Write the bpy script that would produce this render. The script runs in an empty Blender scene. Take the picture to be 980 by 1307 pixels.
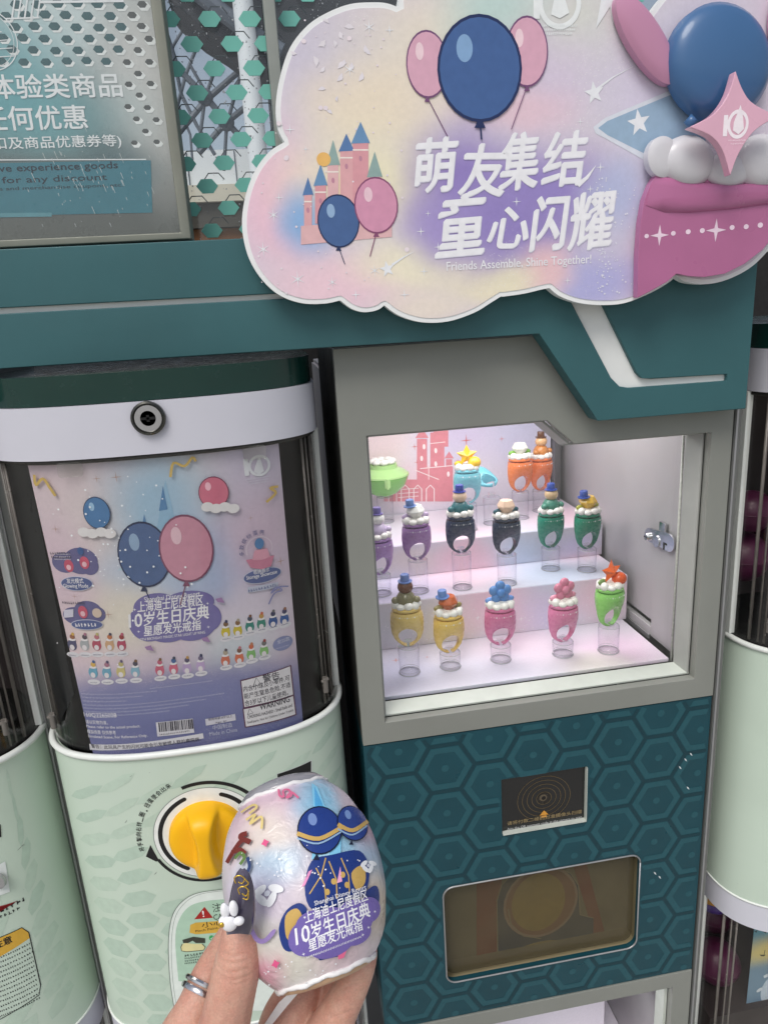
import bpy, bmesh, math, random
import numpy as np
from mathutils import Vector, Matrix
from mathutils.geometry import tessellate_polygon
random.seed(7)
S = bpy.context.scene
COL = S.collection
R = math.radians

# ------------------------------------------------------------------ camera, sky, sun, exposure
IW, IH = 980, 1307
PCX, PCY = 490.0, 653.5
vH = np.array([7000-PCX, 0-PCY]); vV = np.array([687-PCX, 3863-PCY])      # vanishing points of the facade
F = math.sqrt(-(vH@vV))
h_ = np.array([*vH, F]); h_ /= np.linalg.norm(h_)
z_ = -np.array([*vV, F]); z_ /= np.linalg.norm(z_)
WM = np.array([h_, np.cross(z_, h_), z_])
CAM = np.array([0, 0, 1.2]) - .75*(WM@np.array([0, 0, 1.]))
def ray(px, py): return WM@np.array([(px-PCX)/F, (py-PCY)/F, 1.])
def at(px, py, Y=0.0):
    r = ray(px, py); return CAM+r*((Y-CAM[1])/r[1])
def atZ(px, py, Z):
    r = ray(px, py); return CAM+r*((Z-CAM[2])/r[2])
def cp(px, py, d): return CAM+ray(px, py)*d                                 # a point d metres in front of the lens
cam = bpy.data.cameras.new('camera'); camo = bpy.data.objects.new('camera', cam); COL.objects.link(camo)
cam.sensor_fit = 'HORIZONTAL'; cam.sensor_width = 36; cam.lens = F/IW*36
cam.clip_start = .01; cam.clip_end = 500
M = Matrix.Identity(4)
ax = [WM@np.array(v) for v in ((1., 0, 0), (0, -1., 0), (0, 0, -1.))]
for c in range(3):
    for r in range(3): M[r][c] = ax[c][r]
for r in range(3): M[r][3] = CAM[r]
camo.matrix_world = M
S.camera = camo
SUN_EL, SUN_ROT = R(54), R(213)
W = bpy.data.worlds.new('World'); S.world = W; W.use_nodes = True
nt = W.node_tree; bg = nt.nodes['Background']
sky = nt.nodes.new('ShaderNodeTexSky'); sky.sky_type = 'NISHITA'; sky.sun_disc = False
sky.sun_elevation = SUN_EL; sky.sun_rotation = SUN_ROT; sky.air_density = 1.0; sky.dust_density = 3.0
hs = nt.nodes.new('ShaderNodeHueSaturation'); hs.inputs['Saturation'].default_value = .55
nt.links.new(sky.outputs[0], hs.inputs['Color']); nt.links.new(hs.outputs[0], bg.inputs[0]); bg.inputs[1].default_value = .105
sl = bpy.data.lights.new('sun', 'SUN'); so = bpy.data.objects.new('sun', sl); COL.objects.link(so)
sl.energy = 1.5; sl.angle = R(28); sl.color = (1, .97, .92)
sd = Vector((math.sin(SUN_ROT)*math.cos(SUN_EL), math.cos(SUN_ROT)*math.cos(SUN_EL), math.sin(SUN_EL)))
so.rotation_euler = sd.to_track_quat('Z', 'Y').to_euler()
S.view_settings.view_transform = 'Standard'; S.view_settings.look = 'None'; S.view_settings.gamma = 1
S.view_settings.exposure = 0.16
S.render.engine = 'CYCLES'
S.cycles.max_bounces = 10; S.cycles.transparent_max_bounces = 24; S.cycles.caustics_refractive = False; S.cycles.caustics_reflective = False

# ------------------------------------------------------------------ helpers
def lin(c): return c/12.92 if c <= .04045 else ((c+.055)/1.055)**2.4
def rgb(*c): return tuple(lin(v/255) for v in c)+(1,)

class G:
    """a bag of verts and faces"""
    def __init__(s): s.v = []; s.f = []
    def add(s, v, f):
        n = len(s.v); s.v += [tuple(map(float, p)) for p in v]; s.f += [tuple(i+n for i in q) for q in f]; return s
    def box(s, x0, x1, y0, y1, z0, z1):
        return s.add([(x0,y0,z0),(x1,y0,z0),(x1,y1,z0),(x0,y1,z0),(x0,y0,z1),(x1,y0,z1),(x1,y1,z1),(x0,y1,z1)],
                     [(0,3,2,1),(4,5,6,7),(0,1,5,4),(1,2,6,5),(2,3,7,6),(3,0,4,7)])
    def prism(s, out, y0, y1, holes=()):
        loops = [list(out)]+[list(h) for h in holes]
        flat = [p for l in loops for p in l]; n = len(flat)
        tri = tessellate_polygon([[Vector((p[0], p[1], 0)) for p in l] for l in loops])
        v = [(p[0], y0, p[1]) for p in flat]+[(p[0], y1, p[1]) for p in flat]
        f = [tuple(t) for t in tri]+[tuple(i+n for i in t) for t in tri]
        k = 0
        for l in loops:
            m = len(l)
            for i in range(m):
                a, b = k+i, k+(i+1) % m; f.append((a, b, b+n, a+n))
            k += m
        return s.add(v, f)
    def tube(s, pts, r, n=10, caps=True):
        pts = [Vector(p) for p in pts]; rs = r if isinstance(r, (list, tuple)) else [r]*len(pts)
        v = []; f = []; up = None
        for i, p in enumerate(pts):
            t = (pts[min(i+1, len(pts)-1)]-pts[max(i-1, 0)]).normalized()
            if up is None: up = t.orthogonal().normalized()
            up = (up-t*up.dot(t)).normalized(); b = t.cross(up)
            for k in range(n):
                a = 2*math.pi*k/n; v.append(p+(up*math.cos(a)+b*math.sin(a))*rs[i])
        for i in range(len(pts)-1):
            for k in range(n):
                a = i*n+k; b2 = i*n+(k+1) % n; f.append((a, b2, b2+n, a+n))
        if caps: f.append(tuple(range(n))[::-1]); f.append(tuple(range((len(pts)-1)*n, len(pts)*n)))
        return s.add(v, f)
    def lathe(s, prof, o=(0, 0, 0), axis=(0, 0, 1), n=32):
        a = Vector(axis).normalized(); u = a.orthogonal().normalized(); w = a.cross(u); o = Vector(o)
        v = []; f = []
        for r, z in prof:
            for k in range(n):
                t = 2*math.pi*k/n; v.append(o+a*z+(u*math.cos(t)+w*math.sin(t))*max(r, 1e-5))
        m = len(prof)
        for i in range(m-1):
            for k in range(n):
                p = i*n+k; q = i*n+(k+1) % n; f.append((p, q, q+n, p+n))
        f.append(tuple(range(n))[::-1]); f.append(tuple(range((m-1)*n, m*n)))
        return s.add(v, f)
    def ell(s, c, r, n=16, m=10):
        v = []; f = []
        r = (r, r, r) if not hasattr(r, '__len__') else r
        for i in range(m+1):
            t = math.pi*i/m
            for k in range(n):
                a = 2*math.pi*k/n
                v.append((c[0]+r[0]*max(math.sin(t),1e-4)*math.cos(a), c[1]+r[1]*max(math.sin(t),1e-4)*math.sin(a), c[2]+r[2]*math.cos(t)))
        for i in range(m):
            for k in range(n):
                p = i*n+k; q = i*n+(k+1) % n; f.append((p, p+n, q+n, q))
        return s.add(v, f)

def mesh(name, g, mat=None, smooth=False, recalc=True):
    me = bpy.data.meshes.new(name); me.from_pydata(g.v, [], g.f)
    if recalc:
        bm = bmesh.new(); bm.from_mesh(me); bmesh.ops.recalc_face_normals(bm, faces=bm.faces); bm.to_mesh(me); bm.free()
    if mat: me.materials.append(mat)
    if smooth:
        me.shade_smooth()
        if smooth != 1:
            try: me.set_sharp_from_angle(angle=R(smooth))
            except Exception: pass
    return me
def obj(name, g, mat, parent=None, smooth=False, bevel=0, seg=2, recalc=True):
    me = g if isinstance(g, bpy.types.Mesh) else mesh(name, g, mat, smooth, recalc)
    o = bpy.data.objects.new(name, me); COL.objects.link(o)
    if parent is not None:
        o.parent = parent
        if parent.get('base'): o.location = [-c for c in parent.location]
    if bevel:
        b = o.modifiers.new('bevel', 'BEVEL'); b.width = bevel; b.segments = seg; b.limit_method = 'ANGLE'; b.angle_limit = R(35)
        o.modifiers.new('wn', 'WEIGHTED_NORMAL'); me.shade_smooth()
    return o
def thing(name, label, cat, loc=(0, 0, 0), group=None, local=False):
    o = bpy.data.objects.new(name, None); COL.objects.link(o); o.location = [float(c) for c in loc]; o.empty_display_size = .02
    o['label'] = label; o['category'] = cat
    if group: o['group'] = group
    if not local: o['base'] = 1
    return o
def tag(o, label, cat, group=None):
    o['label'] = label; o['category'] = cat
    if group: o['group'] = group
    return o
def struct(o, kind='structure'): o['kind'] = kind; return o

# ------------------------------------------------------------------ materials
def nodes(name):
    m = bpy.data.materials.new(name); m.use_nodes = True
    return m, m.node_tree, m.node_tree.nodes['Principled BSDF']
def ramp_noise(nt, scale, lo, hi, detail=4, vec=None, typ=None):
    n = nt.nodes.new('ShaderNodeTexNoise'); n.inputs['Scale'].default_value = scale; n.inputs['Detail'].default_value = detail
    if vec is not None: nt.links.new(vec, n.inputs['Vector'])
    mr = nt.nodes.new('ShaderNodeMapRange'); mr.inputs[1].default_value = .3; mr.inputs[2].default_value = .7
    mr.inputs[3].default_value = lo; mr.inputs[4].default_value = hi
    nt.links.new(n.outputs['Fac'], mr.inputs[0]); return mr.outputs[0]
def pm(name, col, rough=.5, metal=0, var=.06, vs=40, bump=0, bs=900, coat=0, spec=.5, trans=0, ior=1.45, sss=0, rv=.08, emis=0, dirt=0):
    m, nt, p = nodes(name)
    tc = nt.nodes.new('ShaderNodeTexCoord').outputs['Object']
    p.inputs['Metallic'].default_value = metal; p.inputs['Specular IOR Level'].default_value = spec
    p.inputs['IOR'].default_value = ior; p.inputs['Transmission Weight'].default_value = trans
    p.inputs['Coat Weight'].default_value = coat; p.inputs['Coat Roughness'].default_value = .08
    if sss: p.inputs['Subsurface Weight'].default_value = sss; p.inputs['Subsurface Radius'].default_value = (.012, .005, .003); p.inputs['Subsurface Scale'].default_value = .3
    c = nt.nodes.new('ShaderNodeMix'); c.data_type = 'RGBA'; c.blend_type = 'MULTIPLY'; c.inputs[0].default_value = 1
    c.inputs[6].default_value = col if len(col) == 4 else (*col, 1)
    v = ramp_noise(nt, vs, 1-var, 1+var, 5, tc)
    if var: nt.links.new(v, c.inputs[7])
    else: c.inputs[7].default_value = (1, 1, 1, 1)
    out = c.outputs[2]
    if dirt:
        d = nt.nodes.new('ShaderNodeMix'); d.data_type = 'RGBA'; d.blend_type = 'MIX'
        n = nt.nodes.new('ShaderNodeTexNoise'); n.inputs['Scale'].default_value = 260; n.inputs['Detail'].default_value = 2
        nt.links.new(tc, n.inputs['Vector'])
        mr = nt.nodes.new('ShaderNodeMapRange'); mr.inputs[1].default_value = .74; mr.inputs[2].default_value = .8; mr.inputs[4].default_value = dirt
        nt.links.new(n.outputs['Fac'], mr.inputs[0]); nt.links.new(mr.outputs[0], d.inputs[0])
        nt.links.new(out, d.inputs[6]); d.inputs[7].default_value = (.06, .055, .05, 1); out = d.outputs[2]
    nt.links.new(out, p.inputs['Base Color'])
    rr = ramp_noise(nt, vs*1.7, max(.02, rough-rv), min(1, rough+rv), 4, tc); nt.links.new(rr, p.inputs['Roughness'])
    if bump:
        n = nt.nodes.new('ShaderNodeTexNoise'); n.inputs['Scale'].default_value = bs; n.inputs['Detail'].default_value = 4
        nt.links.new(tc, n.inputs['Vector'])
        b = nt.nodes.new('ShaderNodeBump'); b.inputs['Strength'].default_value = bump; b.inputs['Distance'].default_value = .001
        nt.links.new(n.outputs['Fac'], b.inputs['Height']); nt.links.new(b.outputs[0], p.inputs['Normal'])
    if emis: p.inputs['Emission Color'].default_value = (*col[:3], 1); p.inputs['Emission Strength'].default_value = emis
    return m
def pane(name, tint=(1, 1, 1), rough=.02, refl=1.0, ior=1.45, edge=None, haze=None):
    """thin clear sheet: fresnel mix of clear and mirror"""
    m = bpy.data.materials.new(name); m.use_nodes = True; nt = m.node_tree; nt.nodes.clear()
    o = nt.nodes.new('ShaderNodeOutputMaterial'); mx = nt.nodes.new('ShaderNodeMixShader')
    t = nt.nodes.new('ShaderNodeBsdfTransparent'); t.inputs[0].default_value = (*tint, 1)
    g = nt.nodes.new('ShaderNodeBsdfGlossy'); g.inputs['Roughness'].default_value = rough; g.inputs[0].default_value = (refl, refl, refl, 1)
    ge = nt.nodes.new('ShaderNodeNewGeometry'); dt = nt.nodes.new('ShaderNodeVectorMath'); dt.operation = 'DOT_PRODUCT'
    nt.links.new(ge.outputs['Normal'], dt.inputs[0]); nt.links.new(ge.outputs['Incoming'], dt.inputs[1])
    def mth(op, x, y=None):
        n = nt.nodes.new('ShaderNodeMath'); n.operation = op
        for i, q in enumerate((x, y)):
            if q is None: continue
            if isinstance(q, (int, float)): n.inputs[i].default_value = q
            else: nt.links.new(q, n.inputs[i])
        return n.outputs[0]
    f0 = ((ior-1)/(ior+1))**2                                   # Schlick, the same from both sides of the sheet
    fr = mth('ADD', mth('MULTIPLY', mth('POWER', mth('SUBTRACT', 1.0, mth('ABSOLUTE', dt.outputs['Value'])), 5.0), 1-f0), f0)
    if edge:                                                    # longer way through the wall towards the outline
        em = nt.nodes.new('ShaderNodeMix'); em.data_type = 'RGBA'; em.inputs[6].default_value = (*tint, 1); em.inputs[7].default_value = (*edge, 1)
        nt.links.new(mth('POWER', mth('SUBTRACT', 1.0, mth('ABSOLUTE', dt.outputs['Value'])), 2.2), em.inputs[0]); nt.links.new(em.outputs[2], t.inputs[0])
    nt.links.new(fr, mx.inputs[0]); nt.links.new(t.outputs[0], mx.inputs[1]); nt.links.new(g.outputs[0], mx.inputs[2])
    if haze:                                                    # scuffed plastic: a little diffuse over the clear sheet
        df = nt.nodes.new('ShaderNodeBsdfDiffuse'); df.inputs[0].default_value = haze[1]; m2 = nt.nodes.new('ShaderNodeMixShader')
        tcn = nt.nodes.new('ShaderNodeTexCoord'); L_ = ramp_noise(nt, 25, haze[0]*.7, haze[0]*1.3, 5, tcn.outputs['Object'])
        nt.links.new(L_, m2.inputs[0]); nt.links.new(mx.outputs[0], m2.inputs[1]); nt.links.new(df.outputs[0], m2.inputs[2]); nt.links.new(m2.outputs[0], o.inputs[0]); return m
    nt.links.new(mx.outputs[0], o.inputs[0]); return m
def blobs(name, base, bl, rough=.45, coat=0, spec=.5, noise=.012, nscale=14, speck=None, bump=0, bs=300, axes=(0, 2), grain=.03, gain=1.0):
    """printed sheet: soft colour clouds. bl = (u, v, ru, rv, colour, strength) in the sheet's own metres"""
    m, nt, p = nodes(name)
    L = nt.links.new
    gn = lambda c: tuple(min(.93, q*gain) for q in c[:3])+(1,)
    base = gn(base)
    tc = nt.nodes.new('ShaderNodeTexCoord').outputs['Object']
    n = nt.nodes.new('ShaderNodeTexNoise'); n.inputs['Scale'].default_value = nscale; n.inputs['Detail'].default_value = 3; L(tc, n.inputs['Vector'])
    sub = nt.nodes.new('ShaderNodeVectorMath'); sub.operation = 'SUBTRACT'; L(n.outputs['Color'], sub.inputs[0]); sub.inputs[1].default_value = (.5, .5, .5)
    sc = nt.nodes.new('ShaderNodeVectorMath'); sc.operation = 'SCALE'; L(sub.outputs[0], sc.inputs[0]); sc.inputs['Scale'].default_value = noise*4
    ad = nt.nodes.new('ShaderNodeVectorMath'); L(tc, ad.inputs[0]); L(sc.outputs[0], ad.inputs[1])
    cur = None
    for (u, v, ru, rv, c, st) in bl:
        s1 = nt.nodes.new('ShaderNodeVectorMath'); s1.operation = 'SUBTRACT'; L(ad.outputs[0], s1.inputs[0])
        cc = [0, 0, 0]; cc[axes[0]] = u; cc[axes[1]] = v; s1.inputs[1].default_value = cc
        s2 = nt.nodes.new('ShaderNodeVectorMath'); s2.operation = 'MULTIPLY'; L(s1.outputs[0], s2.inputs[0])
        kk = [0, 0, 0]; kk[axes[0]] = 1/ru; kk[axes[1]] = 1/rv; s2.inputs[1].default_value = kk
        ln = nt.nodes.new('ShaderNodeVectorMath'); ln.operation = 'LENGTH'; L(s2.outputs[0], ln.inputs[0])
        mr = nt.nodes.new('ShaderNodeMapRange'); mr.interpolation_type = 'SMOOTHSTEP'
        mr.inputs[1].default_value = .15; mr.inputs[2].default_value = 1.15; mr.inputs[3].default_value = st; mr.inputs[4].default_value = 0
        L(ln.outputs['Value'], mr.inputs[0])
        mx = nt.nodes.new('ShaderNodeMix'); mx.data_type = 'RGBA'; L(mr.outputs[0], mx.inputs[0])
        if cur is None: mx.inputs[6].default_value = base
        else: L(cur, mx.inputs[6])
        mx.inputs[7].default_value = gn(c); cur = mx.outputs[2]
    if speck:                                                   # printed glitter
        vo = nt.nodes.new('ShaderNodeTexVoronoi'); vo.inputs['Scale'].default_value = speck[0]; L(tc, vo.inputs['Vector'])
        mr = nt.nodes.new('ShaderNodeMapRange'); mr.inputs[1].default_value = speck[1]; mr.inputs[2].default_value = speck[1]*.5; mr.inputs[3].default_value = 0; mr.inputs[4].default_value = 1
        L(vo.outputs['Distance'], mr.inputs[0])
        big = ramp_noise(nt, speck[2], -.6, 1, 2, tc); mu = nt.nodes.new('ShaderNodeMath'); mu.operation = 'MULTIPLY'; mu.use_clamp = True
        L(mr.outputs[0], mu.inputs[0]); L(big, mu.inputs[1])
        mx = nt.nodes.new('ShaderNodeMix'); mx.data_type = 'RGBA'; L(mu.outputs[0], mx.inputs[0]); L(cur, mx.inputs[6]); mx.inputs[7].default_value = rgb(245, 243, 240); cur = mx.outputs[2]
    mg = nt.nodes.new('ShaderNodeMix'); mg.data_type = 'RGBA'; mg.blend_type = 'MULTIPLY'; mg.inputs[0].default_value = 1
    L(cur, mg.inputs[6]); L(ramp_noise(nt, 260, 1-grain, 1+grain, 3, tc), mg.inputs[7]); L(mg.outputs[2], p.inputs['Base Color'])
    p.inputs['Specular IOR Level'].default_value = spec; p.inputs['Coat Weight'].default_value = coat; p.inputs['Coat Roughness'].default_value = .12
    L(ramp_noise(nt, 60, rough-.08, rough+.08, 4, tc), p.inputs['Roughness'])
    if bump:
        n2 = nt.nodes.new('ShaderNodeTexNoise'); n2.inputs['Scale'].default_value = bs; n2.inputs['Detail'].default_value = 5; n2.inputs['Distortion'].default_value = 1.2; L(tc, n2.inputs['Vector'])
        b = nt.nodes.new('ShaderNodeBump'); b.inputs['Strength'].default_value = bump; b.inputs['Distance'].default_value = .002
        L(n2.outputs['Fac'], b.inputs['Height']); L(b.outputs[0], p.inputs['Normal']); 
        if coat: L(b.outputs[0], p.inputs['Coat Normal'])
    return m
_ink = {}
def ink(c, rough=.5):
    k = (c, rough)
    if k not in _ink: _ink[k] = pm('ink_%02x%02x%02x' % c, rgb(*c), rough, var=.05, vs=120)
    return _ink[k]

# ------------------------------------------------------------------ lettering and flat print
_tx = {}
def glyphs(body, off=0.0, res=2):
    k = (body, off, res)
    if k in _tx: return _tx[k]
    c = bpy.data.curves.new('text', 'FONT'); c.body = body; c.offset = off; c.resolution_u = res; c.fill_mode = 'FRONT'
    o = bpy.data.objects.new('text', c); COL.objects.link(o)
    dg = bpy.context.evaluated_depsgraph_get(); me = bpy.data.meshes.new_from_object(o.evaluated_get(dg))
    v = np.array([tuple(a.co)[:2] for a in me.vertices]) if len(me.vertices) else np.zeros((0, 2))
    f = [tuple(p.vertices) for p in me.polygons]
    bpy.data.objects.remove(o); bpy.data.curves.remove(c); bpy.data.meshes.remove(me)
    _tx[k] = (v, f); return _tx[k]
def cutup(P, ax, w):
    """cut a convex polygon into strips no wider than w along axis ax"""
    x0 = min(a[ax] for a in P); x1 = max(a[ax] for a in P); m = max(1, math.ceil((x1-x0)/w-1e-6)); out = []
    if m == 1: return [P]
    for j in range(m):
        C = P
        for lim, sg in ((x0+(x1-x0)*j/m, 1), (x0+(x1-x0)*(j+1)/m, -1)):
            o = []
            for i in range(len(C)):
                A, B = C[i], C[(i+1) % len(C)]; da, db = (A[ax]-lim)*sg, (B[ax]-lim)*sg
                if da >= 0: o.append(A)
                if da*db < 0: t = da/(da-db); o.append((A[0]+(B[0]-A[0])*t, A[1]+(B[1]-A[1])*t))
            C = o
            if len(C) < 3: break
        if len(C) >= 3: out.append(C)
    return out
class Print:
    """flat ink laid on a surface: put(u, v, off) gives the world point"""
    def __init__(s, parent, put, pxf=None, step=.00006, start=.0002, slice=0, slicev=0):
        s.slice, s.slicev, s.only, s.uid, s.cnt = slice, slicev, None, 0, 0; s.parent, s.put, s.pxf, s.step = parent, put, pxf, step; s.o = start; s.g = {}
    def up(s): s.o += s.step
    def raw(s, col, pts, faces, kind):
        g = s.g.setdefault((kind if s.only is None else s.only, col, s.uid), G())
        if s.slice:
            np_, nf = [], []
            for q in faces:
                if len(q) > 4 and max(pts[i][0] for i in q)-min(pts[i][0] for i in q) < s.slice*1.5: cells = [[pts[i] for i in q]]
                else: cells = [c for k in range(1, len(q)-1) for a in cutup([pts[q[0]], pts[q[k]], pts[q[k+1]]], 0, s.slice) for c in (cutup(a, 1, s.slicev) if s.slicev else [a])]
                for c in cells: n = len(np_); np_ += c; nf.append(tuple(range(n, n+len(c))))
            pts, faces = np_, nf
        s.cnt += 1; oo = s.o+(s.cnt % 29)*1.6e-6
        g.add([s.put(p[0], p[1], oo) for p in pts], faces)
    def poly(s, col, pts, kind='artwork'):
        tri = tessellate_polygon([[Vector((p[0], p[1], 0)) for p in pts]])
        s.raw(col, pts, [tuple(t) for t in tri], kind)
    def ell(s, col, c, ru, rv=None, n=28, rot=0, kind='artwork'):
        rv = ru if rv is None else rv; cr, sr = math.cos(rot), math.sin(rot)
        pts = [c]+[(c[0]+ru*math.cos(t)*cr-rv*math.sin(t)*sr, c[1]+ru*math.cos(t)*sr+rv*math.sin(t)*cr) for t in [2*math.pi*k/n for k in range(n)]]
        s.raw(col, pts, [(0, 1+k, 1+(k+1) % n) for k in range(n)], kind)
    def ring(s, col, c, r0, r1, a0=0, a1=360, n=40, kind='artwork', ky=1):
        pts = []; f = []
        for k in range(n+1):
            t = R(a0+(a1-a0)*k/n)
            for r in (r0, r1): pts.append((c[0]+r*math.cos(t), c[1]+r*math.sin(t)*ky))
        for k in range(n): f.append((2*k, 2*k+1, 2*k+3, 2*k+2))
        s.raw(col, pts, f, kind)
    def star(s, col, c, r, k=.16, n=4, rot=90, ky=1, kind='artwork'):
        pts = [c]
        for i in range(2*n):
            rr = r if i % 2 == 0 else r*k; t = R(rot+180*i/n); pts.append((c[0]+rr*math.cos(t), c[1]+rr*math.sin(t)*ky))
        m = 2*n; s.raw(col, pts, [(0, 1+i, 1+(i+1) % m) for i in range(m)], kind)
    def line(s, col, pts, w, kind='artwork'):
        ws = w if hasattr(w, '__len__') else [w]*len(pts)
        P = [np.array(p, float) for p in pts]; q = []; f = []
        for i, p in enumerate(P):
            d = P[min(i+1, len(P)-1)]-P[max(i-1, 0)]; d = d/(np.linalg.norm(d)+1e-12); nn = np.array([-d[1], d[0]])*ws[i]/2
            q += [p+nn, p-nn]
        for i in range(len(P)-1): f.append((2*i, 2*i+1, 2*i+3, 2*i+2))
        s.raw(col, q, f, kind)
    def text(s, col, body, u, v, height, width=None, shear=0, rot=0, off=0.0, res=2, align='L', kind='lettering', nib=None):
        vv, ff = glyphs(body, 0.0, res)
        if not len(vv): return
        lo, hi = vv.min(0), vv.max(0); sy = height/(hi[1]-lo[1]); sx = sy if width is None else width/(hi[0]-lo[0])
        p = (vv-lo)*np.array([sx, sy]); p[:, 0] += p[:, 1]*shear
        wd = (hi[0]-lo[0])*sx
        if align == 'C': p[:, 0] -= wd/2
        if align == 'R': p[:, 0] -= wd
        c, s_ = math.cos(rot), math.sin(rot)
        q = np.stack([p[:, 0]*c-p[:, 1]*s_+u, p[:, 0]*s_+p[:, 1]*c+v], 1)
        bd = off*height*(.75 if height > .007 else .45); nb = 0 if bd <= 0 else (10 if height > .009 else 4 if height > .004 else 2)
        s.raw(col, q, ff, kind)
        if nib:                                                 # a broad nib: thick and thin strokes
            for k in range(-6, 7):
                if k: e = nib[1]*height*k/6; s.raw(col, q+np.array([e*math.cos(nib[0]+rot), e*math.sin(nib[0]+rot)]), ff, kind)
        for k in range(nb):
            t = 2*math.pi*k/nb; s.raw(col, q+np.array([bd*math.cos(t), bd*math.sin(t)]), ff, kind)
    def micro(s, col, u, v, width, h, rot=0, seed=0):
        """a line of print too small to read: broken dashes"""
        rd = random.Random(seed); x = 0
        while x < width:
            w = h*rd.uniform(.5, .95)
            for k in range(2 if rd.random() < .5 else 3):
                a = x+w*rd.uniform(0, .5); b = rd.uniform(0, .8)*h
                s.line(col, [(u+a, v+b), (u+min(a+w*.6, width), v+b+h*.02)], h*.2, 'lettering')
            s.line(col, [(u+x+w*.4, v), (u+x+w*.4, v+h)], h*.2, 'lettering')
            x += w+h*.22
    def done(s, rough=.5, mats=None):
        out = []
        for (kind, col, uid), g in s.g.items():
            m = (mats or {}).get(col) or ink(col, rough)
            o = obj(kind, g, m, s.parent, recalc=False); out.append(o)
            if uid == 0: o['kind'] = 'stuff'
        return out
def plane_print(parent, Y, **k):
    return Print(parent, lambda u, v, o: (u, Y-o, v), lambda x, y: tuple(at(x, y, Y)[[0, 2]]), **k)

def smooth_loop(pts, n=6, closed=True):
    """Catmull-Rom through pts"""
    P = [np.array(p, float) for p in pts]; out = []; m = len(P)
    for i in range(m if closed else m-1):
        p0, p1, p2, p3 = (P[(i-1) % m], P[i], P[(i+1) % m], P[(i+2) % m]) if closed else (P[max(i-1, 0)], P[i], P[i+1], P[min(i+2, m-1)])
        for k in range(n):
            t = k/n; out.append(tuple(.5*((2*p1)+(-p0+p2)*t+(2*p0-5*p1+4*p2-p3)*t*t+(-p0+3*p1-3*p2+p3)*t**3)))
    if not closed: out.append(tuple(P[-1]))
    return out
def rrect(x0, x1, z0, z1, r, n=5):
    o = []
    for cx, cz, a in ((x1-r, z1-r, 0), (x0+r, z1-r, 90), (x0+r, z0+r, 180), (x1-r, z0+r, 270)):
        for k in range(n+1):
            t = R(a+90*k/n); o.append((cx+r*math.cos(t), cz+r*math.sin(t)))
    return o

# ------------------------------------------------------------------ shared materials
mTEAL = pm('teal_board', rgb(54, 98, 103), .5, var=.09, vs=9, bump=.18, bs=1400, rv=.14, dirt=.12)
mTEALP = pm('teal_panel', rgb(17, 67, 78), .4, var=.1, vs=14, rv=.14, dirt=.1)
mGREY = pm('warm_grey_metal', rgb(136, 138, 132), .45, var=.06, vs=8, bump=.12, bs=1800, rv=.14, dirt=.15)
mTRIM = pm('pale_trim', rgb(196, 202, 194), .4, var=.05, dirt=.25)
mWHITE = pm('white_acrylic', rgb(232, 234, 232), .4, var=.03)
mSILV = pm('brushed_metal', rgb(178, 178, 180), .42, metal=.75, var=.05, vs=15, bump=.05)
mDOOR = pm('case_wall', rgb(176, 174, 176), .45, var=.04, vs=12, metal=.2)
mCHROME = pm('chrome', rgb(205, 205, 208), .16, metal=1, var=.04)
mBLACK = pm('black_void', rgb(16, 16, 17), .7, var=.1)
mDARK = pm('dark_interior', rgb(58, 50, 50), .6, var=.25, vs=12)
mGREEN = pm('mint_shell', rgb(196, 212, 197), .42, var=.03, vs=12, dirt=.18)
mLILAC = pm('lilac_band', rgb(204, 204, 214), .42, var=.03, vs=14)
mCAP = pm('dark_green_cap', rgb(14, 52, 46), .22, var=.05, coat=.3)
mRIM = pm('white_rim', rgb(228, 232, 228), .35, var=.03)
mPOST = pm('grey_post', rgb(120, 122, 120), .45, metal=.4, var=.08, vs=30)
mFRAMEG = pm('sign_frame', rgb(132, 134, 124), .5, metal=.3, var=.06)
mCLEAR = pane('clear_sheet')
mACR = pane('acrylic_window', (.95, .945, .94), .05, ior=1.38)
mEDGE = pm('acrylic_edge', rgb(150, 144, 138), .2, trans=.5, var=.15)

# ================================================================== SETTING
g = G().box(-60, 60, -40, 60, -.1, 0)
struct(obj('ground', g, pm('pale_paving', rgb(170, 168, 162), .8, var=.12, vs=6)))
g = G().box(-2.2, -.075, .62, .66, 0, 1.474); g.box(-.075, .40, .62, .66, 0, 1.474); g.box(.40, 2.2, .62, .66, 0, 1.474)
struct(obj('wall', g, pm('dark_wall', rgb(34, 33, 34), .8)))

# ---- things seen through the upper window, well behind the machines
def P3(px, py, Y): return Vector(at(px, py, Y))
mSTEEL = pm('grey_steel', rgb(96, 104, 116), .5, var=.1, vs=2)
mCANO = pm('dark_canopy', rgb(44, 46, 50), .7, var=.15, vs=1)
lat = thing('lattice_tower', 'grey steel lattice of crossing tubes seen through the dotted window', 'lattice', P3(265, 150, 8))
q = lambda x, y, Y=8: P3(200+x*.2857, y*.2857, Y)
for w, pts in ((.085, [(40, 150), (90, 300), (215, 425), (310, 540), (400, 640), (520, 750)]), (.07, [(225, 90), (130, 330), (90, 480)]),
               (.07, [(300, 190), (215, 440), (185, 670)]), (.07, [(385, 290), (312, 560), (300, 760)]), (.08, [(420, 270), (215, 450), (100, 590)]),
               (.08, [(430, 450), (305, 550), (190, 680)]), (.06, [(160, 60), (75, 200), (30, 330)]), (.07, [(85, 300), (110, 420), (180, 560), (260, 690)]),
               (.05, [(60, 380), (150, 600), (160, 720)]), (.06, [(150, 290), (225, 420)])):
    obj('strut', G().tube([q(*p) for p in pts], w*.4 if w > .075 else w*.28, 8), mSTEEL, lat, smooth=40)
obj('node_plate', G().ell(q(215, 432), .09), mSTEEL, lat, smooth=True); obj('node_plate', G().ell(q(310, 545), .09), mSTEEL, lat, smooth=True)
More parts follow.
